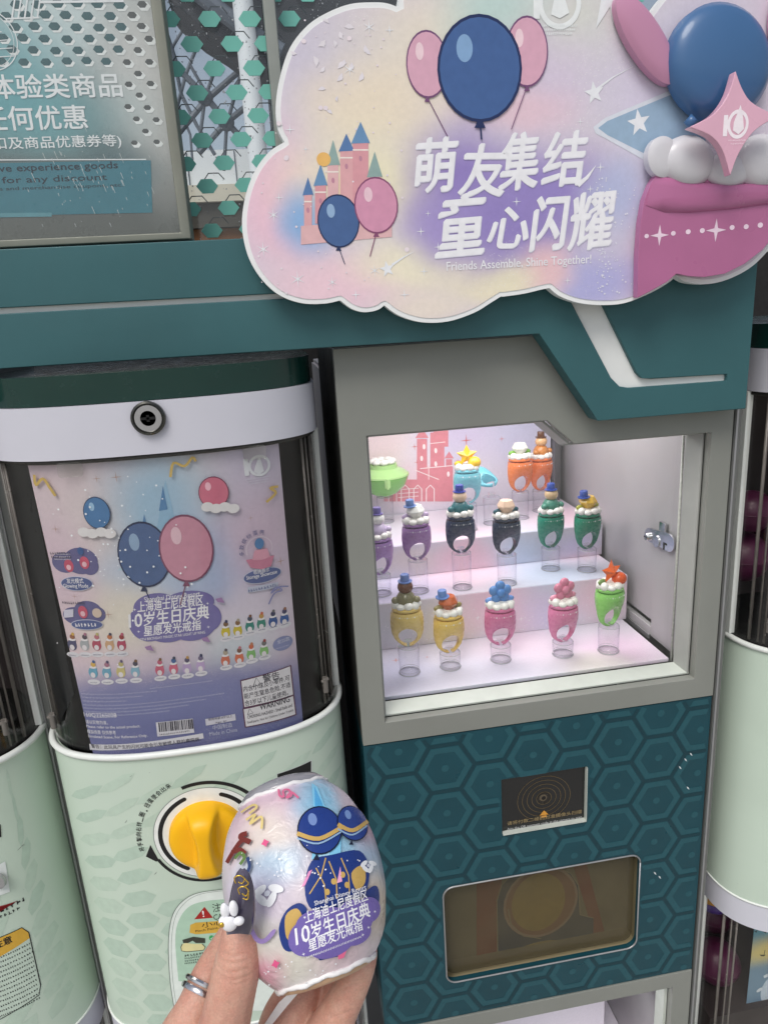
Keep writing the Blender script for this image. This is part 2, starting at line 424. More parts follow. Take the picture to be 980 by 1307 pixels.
can = thing('canopy', 'dark sweeping canopy edge above the lattice behind the window', 'canopy', P3(400, 30, 6.5))
out = [q(x, y, 6.5) for x, y in ((-80, -900), (40, -40), (70, 0), (190, 105), (300, 175), (385, 240), (470, 285), (560, 300), (1500, 330), (1500, -900))]
obj('canopy_edge', G().prism([(p.x, p.z) for p in out], 6.5, 7.2), mCANO, can)
obj('canopy_rib', G().tube([q(150, -60, 6.4), q(380, 120, 6.4), q(560, 230, 6.4)], .07, 8), mSTEEL, can, smooth=40)
cb = P3(200+447*.2857, 640*.2857, 6)
colm = thing('column', 'round white column rising right of the lattice behind the window', 'column', (cb.x, 6, 0))
obj('shaft', G().lathe([(.085, 0), (.085, 4.4)], (cb.x, 6.2, 0), n=24), pm('white_paint', rgb(222, 226, 230), .5, var=.06, vs=2), colm, smooth=40)
obj('column_cap', G().lathe([(.09, 4.3), (.11, 4.45), (.11, 4.6)], (cb.x, 6.2, 0), n=24), mSTEEL, colm, smooth=40)
dk = thing('dark_tower', 'dark wet facade right of the white column behind the window', 'building', P3(560, 100, 9))
a = q(478, 0, 9); obj('facade', G().box(a.x, a.x+4.5, 9, 11, 0, 7), mCANO, dk)
for k in range(4): obj('facade_rib', G().box(a.x+.25+k*1.1, a.x+.37+k*1.1, 8.9, 8.998, 0, 7), mSTEEL, dk)
hb = thing('pavilion', 'white low pavilion with a tan ledge and dark eave behind the window', 'building', (0, 12, 0))
zt = lambda y, Y=12: float(q(250, y, Y).z); xl, xr = float(q(0, 800, 12).x), float(q(460, 800, 12).x)
obj('upper_wall', G().box(xl-3, xr, 12, 15, zt(835), zt(668)), pm('white_cladding', rgb(226, 231, 236), .5, var=.06, vs=1), hb)
for k in range(6): obj('panel_joint', G().box(xl-1+k*.75, xl-.985+k*.75, 11.985, 11.999, zt(832), zt(675)), mSTEEL, hb)
obj('ledge', G().box(xl-3, xr, 11.7, 12.6, zt(912), zt(838)), pm('cream_ledge', rgb(214, 208, 192), .6, var=.06, vs=2), hb)
obj('eave', G().box(xl-3, xr, 11.8, 13, zt(1022), zt(915)), pm('brown_eave', rgb(70, 66, 60), .6, var=.2, vs=3), hb)
obj('timber_base', G().box(xl-3, xr, 11.9, 13, 0, zt(1024)), pm('timber', rgb(120, 74, 36), .6, var=.25, vs=3), hb)

# ---- the dotted window above the header
mFR = pm('window_frame', rgb(150, 154, 148), .45, metal=.3, var=.05)
YW = .05
win = thing('window', 'glass window with teal hexagon dots and raindrops above the header board', 'window', (0, YW, 1.475))
obj('glass', G().box(-.26, .62, YW, YW+.006, 1.47, 2.2), pane('window_glass', (.95, .97, .97), .01), win)
obj('mullion', G().box(-.0775, -.0665, YW-.022, YW-.003, 1.475, 2.2), mFR, win, bevel=.001)
obj('sill', G().box(-.2, .62, YW-.02, YW+.03, 1.455, 1.4745), mFR, win, bevel=.001)
hexo = [(math.cos(R(60*k)), math.sin(R(60*k))) for k in range(6)]
gh = G().prism([(.0104*c, .0074*s) for c, s in hexo], -.0007, 0)
mHEX = pm('teal_sticker', rgb(118, 194, 180), .5, var=.05)
mhx = mesh('hex_sticker', gh, mHEX); ghost = G()
for i in range(16):
    for j in range(24):
        X = -.1835+.0366*j+(0 if i % 2 == 0 else .0183)+.0002*i; Z = 1.4912+.0202*i
        if X < -.2 or X > .6: continue
        if -.086 < X < -.058: X += .006 if X > -.072 else -.006
        if not (X < -.02 or X > .28): continue
        o = obj('hex_sticker', mhx, None, win); o.location = Vector(o.location)+Vector((X, YW-.0004, Z)); 
        l = [(X+.007+.0098*c, Z+.007+.0068*s) for c, s in hexo]
        l = l[0:4]
        ghost.tube([(p[0], YW+.0075, p[1]) for p in l], .00055, 5)
struct(obj('sticker_ghost', ghost, pm('ghost_outline', rgb(70, 78, 80), .5), win), 'stuff')  # dark lines built for the stickers' offset reflections in the double glass
drops = G(); rd = random.Random(3)
for k in range(1500):
    X = rd.uniform(-.175, -.0) ; Z = rd.uniform(1.48, 1.72); t = (X+.175)/.175
    if rd.random() > (.15+.85*(max(0, (Z-1.5)/.2)*.6+t*.5)): continue
    if .55 < t < .78 and rd.random() < .8: continue
    r = abs(rd.gauss(.0003, .00025))+.00015; drops.ell((X, YW-.0003, Z), (r, r*.5, r*1.15), 6, 4)
for k in range(500):
    X = rd.uniform(.28, .45); Z = rd.uniform(1.5, 1.72); r = abs(rd.gauss(.0003, .00025))+.00015; drops.ell((X, YW-.0003, Z), (r, r*.5, r*1.15), 6, 4)
struct(obj('raindrops', drops, pm('water_drop', rgb(225, 230, 235), .06, var=0, spec=.9, trans=.55, ior=1.33), win, smooth=True), 'stuff')

# ---- framed notice on the left
YS = .012
sg = thing('notice_sign', 'grey framed notice with white Chinese lettering on dark teal above the header', 'sign', (-.35, .0, 1.48))
obj('frame', G().prism([(-.95, 1.4772), (-.163, 1.4788), (-.163, 2.1), (-.95, 2.1)], -.004, .03, [[(-.94, 1.4848), (-.1724, 1.4848), (-.1724, 2.09), (-.94, 2.09)]]), mFRAMEG, sg, bevel=.0012)
def W2(Y): return lambda x, y: tuple(at(x, y, Y)[[0, 2]])
def PB(Y):
    def f(px, py, rx, ry, c, st):
        a = at(px, py, Y); return (float(a[0]), float(a[2]), abs(at(px+rx, py, Y)[0]-a[0]), abs(at(px, py+ry, Y)[2]-a[2]), rgb(*c), st)
    return f
b = PB(YS)
msg = blobs('notice_print_glare', rgb(96, 100, 96), [b(60, 30, 190, 110, (206, 220, 219), 1), b(190, 110, 80, 170, (206, 207, 203), 1), b(60, 150, 150, 80, (118, 172, 176), .8), b(10, 100, 110, 110, (104, 172, 178), .75),  # pale blobs paint the cover glass's white glare into the print
      b(150, 215, 60, 40, (80, 108, 112), .7)], rough=.3, noise=.012, nscale=9, gain=.98)
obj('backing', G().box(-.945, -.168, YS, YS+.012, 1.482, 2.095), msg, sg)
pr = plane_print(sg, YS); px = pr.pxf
def rect(col, x0, y0, x1, y1, p=None):
    p = p or pr; p.poly(col, [p.pxf(x0, y0), p.pxf(x1, y0), p.pxf(x1, y1), p.pxf(x0, y1)])
z1 = lambda x, y: (x*.36725, y*.36725)
def zz(x, y): return px(*z1(x, y))
# perforated panels mirrored in the glass, painted as dark hexagons with a pale lip
def holes():  # hexagons of the mirrored panels, no holes in the sign itself
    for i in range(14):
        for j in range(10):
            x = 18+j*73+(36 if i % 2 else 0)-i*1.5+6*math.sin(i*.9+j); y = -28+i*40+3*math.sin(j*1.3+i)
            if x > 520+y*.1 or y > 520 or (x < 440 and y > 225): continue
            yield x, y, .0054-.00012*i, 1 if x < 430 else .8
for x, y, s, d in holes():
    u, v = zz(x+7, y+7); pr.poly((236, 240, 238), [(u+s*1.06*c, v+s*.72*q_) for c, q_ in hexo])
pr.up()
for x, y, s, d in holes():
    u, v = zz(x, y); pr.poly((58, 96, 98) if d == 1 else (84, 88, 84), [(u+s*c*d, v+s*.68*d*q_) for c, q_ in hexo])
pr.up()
pr.poly((58, 122, 136), [zz(-500, 575), zz(524, 556), zz(530, 738), zz(-500, 760)]); pr.up()
pr.poly((92, 148, 158), [zz(-500, 745), zz(180, 738), zz(180, 752), zz(-500, 762)])
pr.up(); WH = (236, 240, 240)
def tx(p, col, body, xa, ya, xb, yb, hpx, **k):
    """set a line of text from photo point a (its lower left) to b (its lower right)"""
    A = p.pxf(xa, ya); B = p.pxf(xb, yb); T = p.pxf(xa, ya-hpx)
    p.text(col, body, A[0], A[1], abs(T[1]-A[1]), width=math.hypot(B[0]-A[0], B[1]-A[1])-(abs(T[1]-A[1])*k.get('shear', 0)), **k)
tx(pr, WH, '体验类商品', -12, 126, 157, 122, 31, off=.022, res=4)
tx(pr, WH, '任何优惠', -22, 167, 113, 164, 31, off=.02, res=4)
tx(pr, WH, '扣及商品优惠券等)', -8, 193, 156, 189, 18, off=.012, res=4)
pr.line(WH, [zz(-300, 556), zz(508, 553)], .0009)
NV = (8, 34, 48)
tx(pr, NV, 'interactive experience goods', -62, 224, 152, 222, 12, off=.028)
tx(pr, NV, 'available for any discount', -72, 239, 138, 236.5, 11, off=.028)
tx(pr, NV, 'discounts and merchandise coupons, etc.', -42, 246, 158, 243.5, 6, off=.02)
for k in range(5): pr.line(WH, [zz(42+k*22, 62), zz(60+k*22, -60)], .0013)
pr.line(WH, [zz(20, 64), zz(138, 60)], .0012); pr.line(WH, [zz(140, 6), zz(430, 2)], .0018)
c = zz(-40, 138)
for r, w in ((.0225, .0008), (.020, .0004)): pr.ring(WH, c, r, r+w, n=60)
for k in range(5): pr.line(WH, [(c[0]-.018, c[1]-.014+.006*k), (c[0]+.019-.0008*k*k, c[1]-.012+.006*k)], .0007)
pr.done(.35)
obj('cover_glass', G().box(-.941, -.1722, .0, .003, 1.4846, 2.091), pane('sign_glass', (.985, .99, .99), .03), sg)
wear = G(); rd = random.Random(5)
for k in range(70):
    u, v = zz(rd.gauss(330, 90), rd.gauss(620, 70)); l = abs(rd.gauss(0, .003))+.0005
    if not (-.9 < u < -.176 and v > 1.488): continue
    wear.prism([(u, v), (u+.0004, v+.0002), (u+l*.3+.0003, v-l), (u+l*.3, v-l)], -.0004, -.0002)
struct(obj('scratches', wear, pm('scratch', rgb(190, 196, 196), .6), sg), 'stuff')

# ---- the teal header board with its white inlay
FY = -.027
hd = thing('header_board', 'long teal board with an inlaid white stripe across the machine tops', 'header board', (-.1, 0, 1.375))
low = [(-1.1, 1.3770), (.1617, 1.3741), (.2254, 1.2822), (.393, 1.2818), (.3935, 1.4746), (-1.1, 1.4753)]
slot_up = [(-1.1, 1.4297), (.170, 1.4250), (.2084, 1.4235)]
up_edge = [(.2187, 1.4140), (.2289, 1.3966), (.2660, 1.3290), (.2720, 1.3228), (.2827, 1.3212), (.3682, 1.3198)]
dn_edge = [(.3685, 1.3130), (.2594, 1.3137), (.2485, 1.3160), (.2388, 1.3256), (.1956, 1.4011), (.1900, 1.4120), (.170, 1.4205), (-1.1, 1.4243)]
obj('board', G().prism(low+slot_up+up_edge+dn_edge, FY, -.004), mTEAL, hd, bevel=.0009, seg=1)
obj('inlay', G().prism([(-1.1, 1.432), (.22, 1.428), (.285, 1.325), (.372, 1.322), (.372, 1.311), (.235, 1.311), (.18, 1.41), (-1.1, 1.421)], FY+.005, FY+.009), mWHITE, hd)

# ---- the cloud shaped sign
CY = -.048
cs = thing('cloud_sign', 'large cloud shaped sign with pastel print and white brush lettering', 'cloud sign', (.1, CY, 1.42))
z2 = lambda x, y: (300+x*.36735, y*.36735)
z3 = lambda x, y: (620+x*.36735, y*.36735)
lobes = [[z2(*p) for p in ((570, 25), (530, 10), (480, 6), (400, 12), (320, 42), (250, 88), (190, 165), (155, 270), (141, 370), (150, 450), (172, 492))],
 [z2(*p) for p in ((172, 492), (120, 525), (70, 590), (36, 680), (24, 780), (42, 880), (85, 960), (150, 1022), (230, 1052), (310, 1054), (365, 1043))],
 [z2(*p) for p in ((365, 1043), (405, 1072), (450, 1084), (495, 1076), (518, 1060))],
 [z2(*p) for p in ((518, 1060), (570, 1096), (650, 1119), (740, 1116), (830, 1086), (890, 1050), (928, 1026))],
 [z3(*p) for p in ((60, 1030), (130, 1020), (190, 1006), (220, 1000))],
 [z3(*p) for p in ((220, 1000), (260, 1030), (330, 1053), (420, 1059), (490, 1050), (570, 1018), (630, 984), (662, 958))],
 [z3(*p) for p in ((662, 958), (700, 980), (770, 986), (840, 970), (910, 935), (960, 892), (1000, 840), (1040, 760))],
 [z3(*p) for p in ((1040, 760), (1120, 680), (1150, 560), (1120, 430), (1060, 370))],
 [z3(*p) for p in ((1060, 370), (1130, 250), (1120, 60), (1010, -90), (850, -140), (700, -90), (620, -20), (560, 60))],
 [z3(*p) for p in ((560, 60), (500, 10), (450, -10), (440, 20))],
 [z3(*p) for p in ((440, 20), (380, -180), (250, -330), (80, -380), (-100, -320), (-250, -180), (-310, 25))]]
cl = []
for l in lobes:
    s_ = smooth_loop([W2(CY)(*p) for p in l], 5, closed=False); cl += s_[:-1]
def inset(loop, d):
    P = [np.array(p) for p in loop]; n = len(P); o = []
    ar = sum(P[i][0]*P[(i+1) % n][1]-P[(i+1) % n][0]*P[i][1] for i in range(n)); sg_ = 1 if ar > 0 else -1
    for i in range(n):
        t = P[(i+1) % n]-P[i-1]; t = t/np.linalg.norm(t); o.append(tuple(P[i]+sg_*d*np.array([-t[1], t[0]])))
    return o
obj('panel', G().prism(cl, CY, CY+.011), pm('white_foam_board', rgb(238, 240, 240), .45, var=.03), cs, bevel=.001)
b = PB(CY)
PK, LV, YL, BL, MT, PU = (226, 178, 196), (196, 186, 208), (232, 222, 190), (168, 188, 220), (176, 206, 200), (138, 118, 178)
mcl = blobs('cloud_print', rgb(206, 196, 208), [b(430, 60, 110, 90, (196, 190, 206), .9), b(560, 60, 150, 110, YL, .6), b(640, 20, 90, 120, MT, .8), b(760, 60, 120, 110, (206, 212, 196), .8), b(480, 130, 110, 70, (228, 214, 190), .9),
   b(360, 250, 80, 120, (228, 186, 202), .9), b(430, 370, 140, 60, (230, 196, 206), .9), b(470, 225, 130, 90, (232, 224, 188), .85), b(395, 275, 45, 60, (120, 168, 214), .9), b(440, 260, 40, 55, (236, 206, 150), .5), b(520, 340, 90, 50, (234, 226, 196), .8), b(700, 100, 110, 80, (206, 190, 214), .8), b(660, 130, 100, 40, (222, 190, 200), .8),
   b(640, 360, 110, 40, (232, 222, 190), .85), b(545, 395, 80, 30, (228, 216, 200), .8), b(760, 360, 90, 60, (166, 166, 212), .9), b(590, 225, 85, 90, (140, 122, 184), 1), b(690, 240, 115, 80, (146, 130, 190), 1), b(640, 290, 130, 75, (142, 126, 186), 1), b(560, 290, 60, 60, (156, 140, 196), .8),
   b(700, 340, 45, 40, (234, 190, 190), .8), b(650, 350, 50, 22, (236, 224, 190), .6), b(790, 250, 60, 70, (170, 180, 214), .8), b(820, 100, 90, 120, (204, 196, 216), .9)],
   rough=.38, coat=.25, noise=.01, nscale=10, speck=(420, .22, 9), gain=1.16)
fl = inset(cl, .0042)
obj('print_sheet', G().prism(fl, CY-.0006, CY-.0001), mcl, cs)
pr = plane_print(cs, CY-.0006); px = pr.pxf
K = abs(at(601, 200, CY)[0]-at(600, 200, CY)[0])                            # metres per photo pixel on this board
def ellp(p, col, x, y, rx, ry=None, **k):
    a = p.pxf(x, y); ry = rx if ry is None else ry
    p.ell(col, a, abs(p.pxf(x+rx, y)[0]-a[0]), abs(p.pxf(x, y+ry)[1]-a[1]), **k)
def polyp(p, col, pts, **k): p.poly(col, [p.pxf(*a) for a in pts], **k)
def linep(p, col, pts, w, **k):
    kk = abs(p.pxf(pts[0][0]+1, pts[0][1])[0]-p.pxf(*pts[0])[0]); p.line(col, [p.pxf(*a) for a in pts], [x*kk for x in w] if hasattr(w, '__len__') else w*kk, **k)
def starp(p, col, x, y, r, **k):
    kk = abs(p.pxf(x+1, y)[0]-p.pxf(x, y)[0]); p.star(col, p.pxf(x, y), r*kk, **k)
_uid = 0
def balloon(p, x, y, rx, ry, col, hi, edge, strg=0, lean=0):
    """a plain party balloon, a print of its own"""
    global _uid
    _uid += 1; p.uid, p.only = _uid, 'balloon_print'
    if strg: linep(p, edge, [(x, y+ry), (x+lean*.5, y+ry+strg*.5), (x+lean, y+ry+strg)], max(1, rx*.04))
    ellp(p, edge, x, y, rx*1.03, ry*1.03); polyp(p, edge, [(x-rx*.14, y+ry*1.14), (x+rx*.14, y+ry*1.14), (x, y+ry*.9)]); p.up()
    ellp(p, col, x, y, rx*.97, ry*.97); p.up()
    ellp(p, hi, x-rx*.38, y-ry*.4, rx*.2, ry*.27); p.up(); p.uid, p.only = 0, None
# a broad pale star behind the cut-out
polyp(pr, (222, 226, 236), [(757, 162), (772, 150), (850, 117), (900, 100), (900, 250), (829, 208), (772, 176), (760, 170)]); pr.up()
polyp(pr, (156, 182, 206), [(763, 163), (775, 154), (852, 122), (900, 106), (900, 240), (831, 200), (775, 172)]); pr.up()
# small generic towers
TW = [(388, 292, 398, 248), (402, 285, 416, 236), (418, 300, 432, 210), (434, 300, 450, 192), (450, 300, 470, 182), (470, 300, 486, 225)]
for i, (x0, y0, x1, y1) in enumerate(TW):
    polyp(pr, [(226, 172, 176), (222, 160, 168), (228, 184, 186)][i % 3], [(x0, y0), (x1, y0), (x1, y1), (x0, y1)])
polyp(pr, (228, 184, 186), [(384, 312), (500, 302), (500, 280), (384, 288)]); pr.up()
for i, (x0, y0, x1, y1) in enumerate(TW):
    polyp(pr, [(92, 128, 178), (110, 150, 190), (150, 176, 172)][i % 3], [(x0-2, y1+1), (x1+2, y1), ((x0+x1)/2, y1-22-5*(i % 3))])
    polyp(pr, (246, 232, 224), [(x0, y1+8), (x1, y1+8), (x1, y1+10), (x0, y1+10)]); ellp(pr, (196, 140, 160), (x0+x1)/2, y1+20, 2, 3.5)
ellp(pr, (240, 190, 110), 413, 203, 9); pr.up()
# plain balloons where the artwork's figures are
balloon(pr, 432, 282, 26, 33, (74, 104, 154), (150, 180, 214), (38, 52, 92), 22, 8)
balloon(pr, 480, 262, 27, 35, (216, 152, 180), (240, 204, 216), (140, 80, 116), 30, -8)
balloon(pr, 545, 82, 26, 42, (222, 172, 192), (244, 214, 222), (120, 80, 120), 50, 26)
balloon(pr, 672, 66, 26, 44, (222, 172, 192), (244, 214, 222), (120, 80, 120), 55, -20)
balloon(pr, 612, 88, 52, 66, (70, 102, 156), (136, 172, 212), (34, 48, 92), 24, 2)
WS = (238, 240, 244); o_keep = pr.o; pr.o = .0003
for (x, y, r) in ((471, 34, 9), (497, 38, 7), (446, 88, 9), (370, 165, 7), (356, 252, 6), (349, 274, 9), (336, 318, 10), (380, 356, 11), (424, 360, 8), (454, 376, 7), (516, 376, 7), (478, 345, 8), (537, 295, 6), (559, 315, 6), (541, 346, 6), (740, 155, 5), (766, 213, 6), (753, 241, 5), (659, 257, 6), (724, 358, 5), (546, 272, 4), (390, 190, 5)):
    starp(pr, WS, x, y, r, k=.13, n=4 if r < 8 else 6)
for (x, y, w) in ((758, 118, 13), (815, 156, 15), (494, 343, 10)):
    starp(pr, WS, x, y, w, k=.42, n=5, rot=100)
linep(pr, WS, [(762, 113), (782, 98), (808, 84)], [3, 1.5, .3]); linep(pr, WS, [(500, 338), (515, 328), (528, 321)], [3, 1.5, .3])
rd = random.Random(11)
for k in range(90):
    x, y = rd.uniform(330, 520), rd.uniform(20, 375)
    if not (y > 120 or x > 380): continue
    if (x-330)**2+(y-100)**2 < 60**2: continue
    ellp(pr, (238, 226, 232), x, y, rd.choice((.7, .8, 1, 1.2, 1.5, 3)))
for k in range(160):
    x = 760+abs(rd.gauss(0, 22)); y = rd.uniform(225, 375)
    if x < 812: ellp(pr, (228, 228, 240), x, y, rd.uniform(.5, 1.2))
for k in range(26):                                                          # pale lace of confetti in the upper lobe
    x, y = rd.gauss(425, 30), rd.gauss(75, 32)
    if (x-420)**2+(y-85)**2 < 62**2:
        t = rd.uniform(0, 6.3); s_ = rd.uniform(3, 8)
        polyp(pr, (232, 226, 232), [(x+s_*math.cos(t+j*1.3)*(1 if j % 2 else .45), y+s_*math.sin(t+j*1.3)*(1 if j % 2 else .5)) for j in range(5)])
pr.o = .00034
# brush lettering, one glyph at a time
CH = [('萌', 527, 246, 586, 176), ('友', 584, 250, 650, 182), ('集', 636, 243, 694, 170), ('结', 690, 238, 752, 168),
      ('童', 556, 328, 626, 248), ('心', 620, 316, 678, 262), ('闪', 676, 320, 728, 250), ('耀', 724, 320, 790, 246)]
ROT = dict(zip('萌友集结童心闪耀', (.03, -.02, .05, .03, .04, -.03, .03, .05)))
for ch, x0, y0, x1, y1 in CH:
    A = px(x0, y0); Bq = px(x1, y1); sh = .17
    h = Bq[1]-A[1]; pr.text((214, 212, 228), ch, A[0]+.0006, A[1]-.0006, h, width=Bq[0]-A[0]-h*sh, shear=sh, off=.008, res=5, rot=ROT[ch], nib=(R(38), .036))
pr.up()
for ch, x0, y0, x1, y1 in CH:
    A = px(x0, y0); Bq = px(x1, y1); sh = .17
    h = Bq[1]-A[1]; pr.text((242, 242, 246), ch, A[0], A[1], h, width=Bq[0]-A[0]-h*sh, shear=sh, off=.006, res=5, rot=ROT[ch], nib=(R(38), .032))
linep(pr, (242, 242, 246), [(737, 236), (749, 226), (760, 211)], [6, 4, .5])
tx(pr, (240, 240, 244), 'Friends Assemble, Shine Together!', 570, 349, 754, 341, 15, off=.008, res=4)
# anniversary numeral at the top edge
tx(pr, (238, 242, 242), '1', 681, 23, 688, 22.5, 30, off=.03, res=4)
c = px(714, 4); pr.ring((238, 242, 242), c, 21*K, 27*K, ky=1.0); pr.up()
polyp(pr, (238, 242, 242), [(703, 18), (706, 2), (714, -20), (722, 2), (726, 16), (714, 23)]); 
for k in range(3): A = px(690+k*2, 34+k*5); pr.micro((232, 238, 238), A[0], A[1], (46-k*5)*K, 2.6*K, seed=k)
polyp(pr, (236, 240, 242), [(760, 36), (772, -30), (800, -30), (782, 30), (778, 8)])
pr.done(.4)
# the cut-out in front: cup, puffs, balloon and four-point star
CO = CY-.0125
cut = lambda x, y, Y=CO: W2(Y)(*z3(x, y))
mCUT = pm('cutout_edge', rgb(40, 44, 60), .5)
cup = [cut(*p) for p in ((527, 1034), (530, 880), (538, 770), (552, 690), (572, 640), (592, 606))]+[cut(x, 606) for x in (800, 1000, 1180)]+[cut(1180, 760)]+[cut(*p) for p in ((1060, 740), (1000, 820), (960, 868), (900, 915), (830, 950), (760, 962), (700, 958), (662, 950), (630, 978), (570, 1012))]
mPINK = pm('pink_gloss', rgb(180, 108, 150), .3, var=.08, vs=12, coat=.4)
def relief(name, loop, Y, h, mat, parent, rings=5, pw=.5):
    """a board whose face swells towards the viewer"""
    P = [np.array(p) for p in loop]; c = np.mean(P, 0); g = G(); n = len(P); v = []; f = []
    v += [(p[0], Y+.008, p[1]) for p in P]
    for k in range(rings):
        t = k/rings; q_ = [c+(p-c)*(1-t) for p in P]; yy = Y-h*(1-(1-t)**2)**pw
        v += [(p[0], yy, p[1]) for p in q_]
    v.append((c[0], Y-h, c[1]))
    for k in range(rings):
        for i in range(n): a = k*n+i; b_ = k*n+(i+1) % n; f.append((a, b_, b_+n, a+n))
    k = rings*n; f += [(k+i, k+(i+1) % n, k+n) for i in range(n)]; f.append(tuple(range(n)))
    return obj(name, g.add(v, f), mat, parent, smooth=50)
def ellloop(cx, cy, rx, ry, n=40): return [cut(cx+rx*math.cos(2*math.pi*k/n), cy+ry*math.sin(2*math.pi*k/n)) for k in range(n)]
obj('cup_board', G().prism(cup, CO, CO+.009), mPINK, cs, bevel=.0015)
relief('cup_lip', [cut(*p) for p in ((556, 712), (560, 690), (575, 640), (592, 608), (700, 628), (850, 640), (1000, 628), (1180, 606), (1180, 690), (1000, 706), (850, 726), (700, 738), (620, 736))], CO-.0005, .005, mPINK, cs)
mPUFF = pm('pearl_puff', rgb(206, 205, 210), .4, var=.05, vs=14, coat=.2)
for (x, y, rx, ry, h) in ((612, 545, 54, 72, .003), (700, 560, 92, 92, .009), (960, 560, 100, 96, .009), (840, 590, 84, 60, .006), (1090, 560, 90, 90, .008)):
    relief('puff', ellloop(x, y, rx, ry), CO-.001-.0004*(x % 7), h, mPUFF, cs)
mBLB = pm('blue_balloon', rgb(64, 104, 150), .34, var=.05, vs=10, coat=.3); mPKB = pm('pink_balloon', rgb(196, 140, 170), .35, var=.05, vs=10, coat=.2)
relief('side_balloon', [cut(560+s_*math.cos(t)*1.0+(.5*r_*math.sin(t)), 130+r_*math.sin(t)) for s_, r_ in ((70, 160),) for t in [2*math.pi*k/40 for k in range(40)]], CO+.001, .004, mPKB, cs)
relief('side_balloon', ellloop(1090, 70, 90, 150), CO+.001, .004, mPKB, cs)
relief('big_balloon', ellloop(808, 215, 178, 208), CO-.002, .014, mBLB, cs, rings=8)
obj('balloon_knot', G().lathe([(.0005, 0), (.006, -.006), (.001, -.012)], (*[cut(700, 402)[0]], CO-.006, cut(700, 402)[1]), (0, 0, 1), 16), mBLB, cs, smooth=True)
SY = CO-.028
st = [W2(SY)(*p) for p in smooth_loop([z3(*p) for p in ((868, 244), (893, 310), (930, 358), (1015, 402))], 6, False)+smooth_loop([z3(*p) for p in ((1015, 402), (935, 452), (880, 530), (850, 608))], 6, False)[1:]+smooth_loop([z3(*p) for p in ((850, 608), (822, 520), (780, 470), (708, 440))], 6, False)[1:]+smooth_loop([z3(*p) for p in ((708, 440), (790, 395), (840, 330), (868, 244))], 6, False)[1:-1]]
obj('star_board', G().prism(st, SY, SY+.009), pm('rose_star', rgb(226, 176, 196), .25, coat=.5, var=.05, vs=20), cs, bevel=.0016, seg=3)
pr = plane_print(cs, SY); px = pr.pxf
tx(pr, (250, 240, 246), '1', 922.5, 173, 927, 172, 26, off=.03, res=4); c = px(941.5, 158)
K2 = abs(px(941, 158)[0]-px(940, 158)[0]); pr.ring((250, 240, 246), c, 10*K2, 13.5*K2, ky=1.15); pr.up()
polyp(pr, (250, 240, 246), [(935, 166), (936, 156), (945, 133), (948, 150), (949, 164), (942, 171)])
for k in range(2): A = px(929+k*3, 180+k*4); pr.micro((248, 232, 240), A[0], A[1], (22-6*k)*K2, 1.8*K2, seed=k+20)
pr.done(.3)
pr = plane_print(cs, CO); DT = (238, 214, 230)
for (x, y, r) in ((825, 301, 2.8), (859, 297.5, 3), (878, 295.5, 3.2), (896, 294, 3.2), (934, 290, 3.2), (952, 289, 3.2), (970, 287, 3.4)): ellp(pr, DT, x, y, r)
starp(pr, DT, 841.5, 300, 12, k=.25); starp(pr, DT, 913.5, 293.5, 13, k=.25); pr.done(.4)

# ================================================================== CAPSULE MACHINES
HW, BU, YC, EX = .160, .098, .047, 2.6
def yf(x, xc, ins=0.0):
    u = min(1.0, abs((x-xc)/(HW-ins*.6))); return YC+ins-(BU)*(1-u**EX)**(1/EX)
def atm(px_, py_, xc, ins=0.0):
    Y = 0.0
    for _ in range(18): p = at(px_, py_, Y); Y = .5*Y+.5*yf(p[0], xc, ins)
    return p
def us(n, a=1.0): return [math.copysign(abs(math.sin(t))**1.0, t)*a for t in [math.pi*(k/n-.5) for k in range(n+1)]]
def shell(xc, z0, z1, ins=0.0, th=.003, n=80, back=None, nz=1):
    g = G(); U = us(n); w = HW-ins*.6; v = []; f = []; m = len(U)
    for zi in range(nz+1):
        z = z0+(z1-z0)*zi/nz
        for u in U: v.append((xc+u*w, yf(xc+u*w, xc, ins), z))
    for zi in range(nz+1):
        z = z0+(z1-z0)*zi/nz
        for u in U:
            x = xc+u*(w-th); v.append((x, back if back is not None else yf(xc+u*w, xc, ins)+th, z))
    N = m*(nz+1)
    for zi in range(nz):
        for i in range(m-1):
            a = zi*m+i; f.append((a, a+1, a+1+m, a+m)); f.append((N+a, N+a+m, N+a+1+m, N+a+1))
        a = zi*m; f.append((a, a+m, N+a+m, N+a)); a = zi*m+m-1; f.append((a, N+a, N+a+m, a+m))
    for i in range(m-1):
        f.append((i, N+i, N+i+1, i+1)); a = nz*m+i; f.append((a, a+1, N+a+1, N+a))
    return g.add(v, f)
def front_pts(xc, z, ins=0.0, n=80, a=1.0): return [(xc+u*(HW-ins*.6), yf(xc+u*(HW-ins*.6), xc, ins), z) for u in us(n, a)]
mPRT = (180, 201, 185)
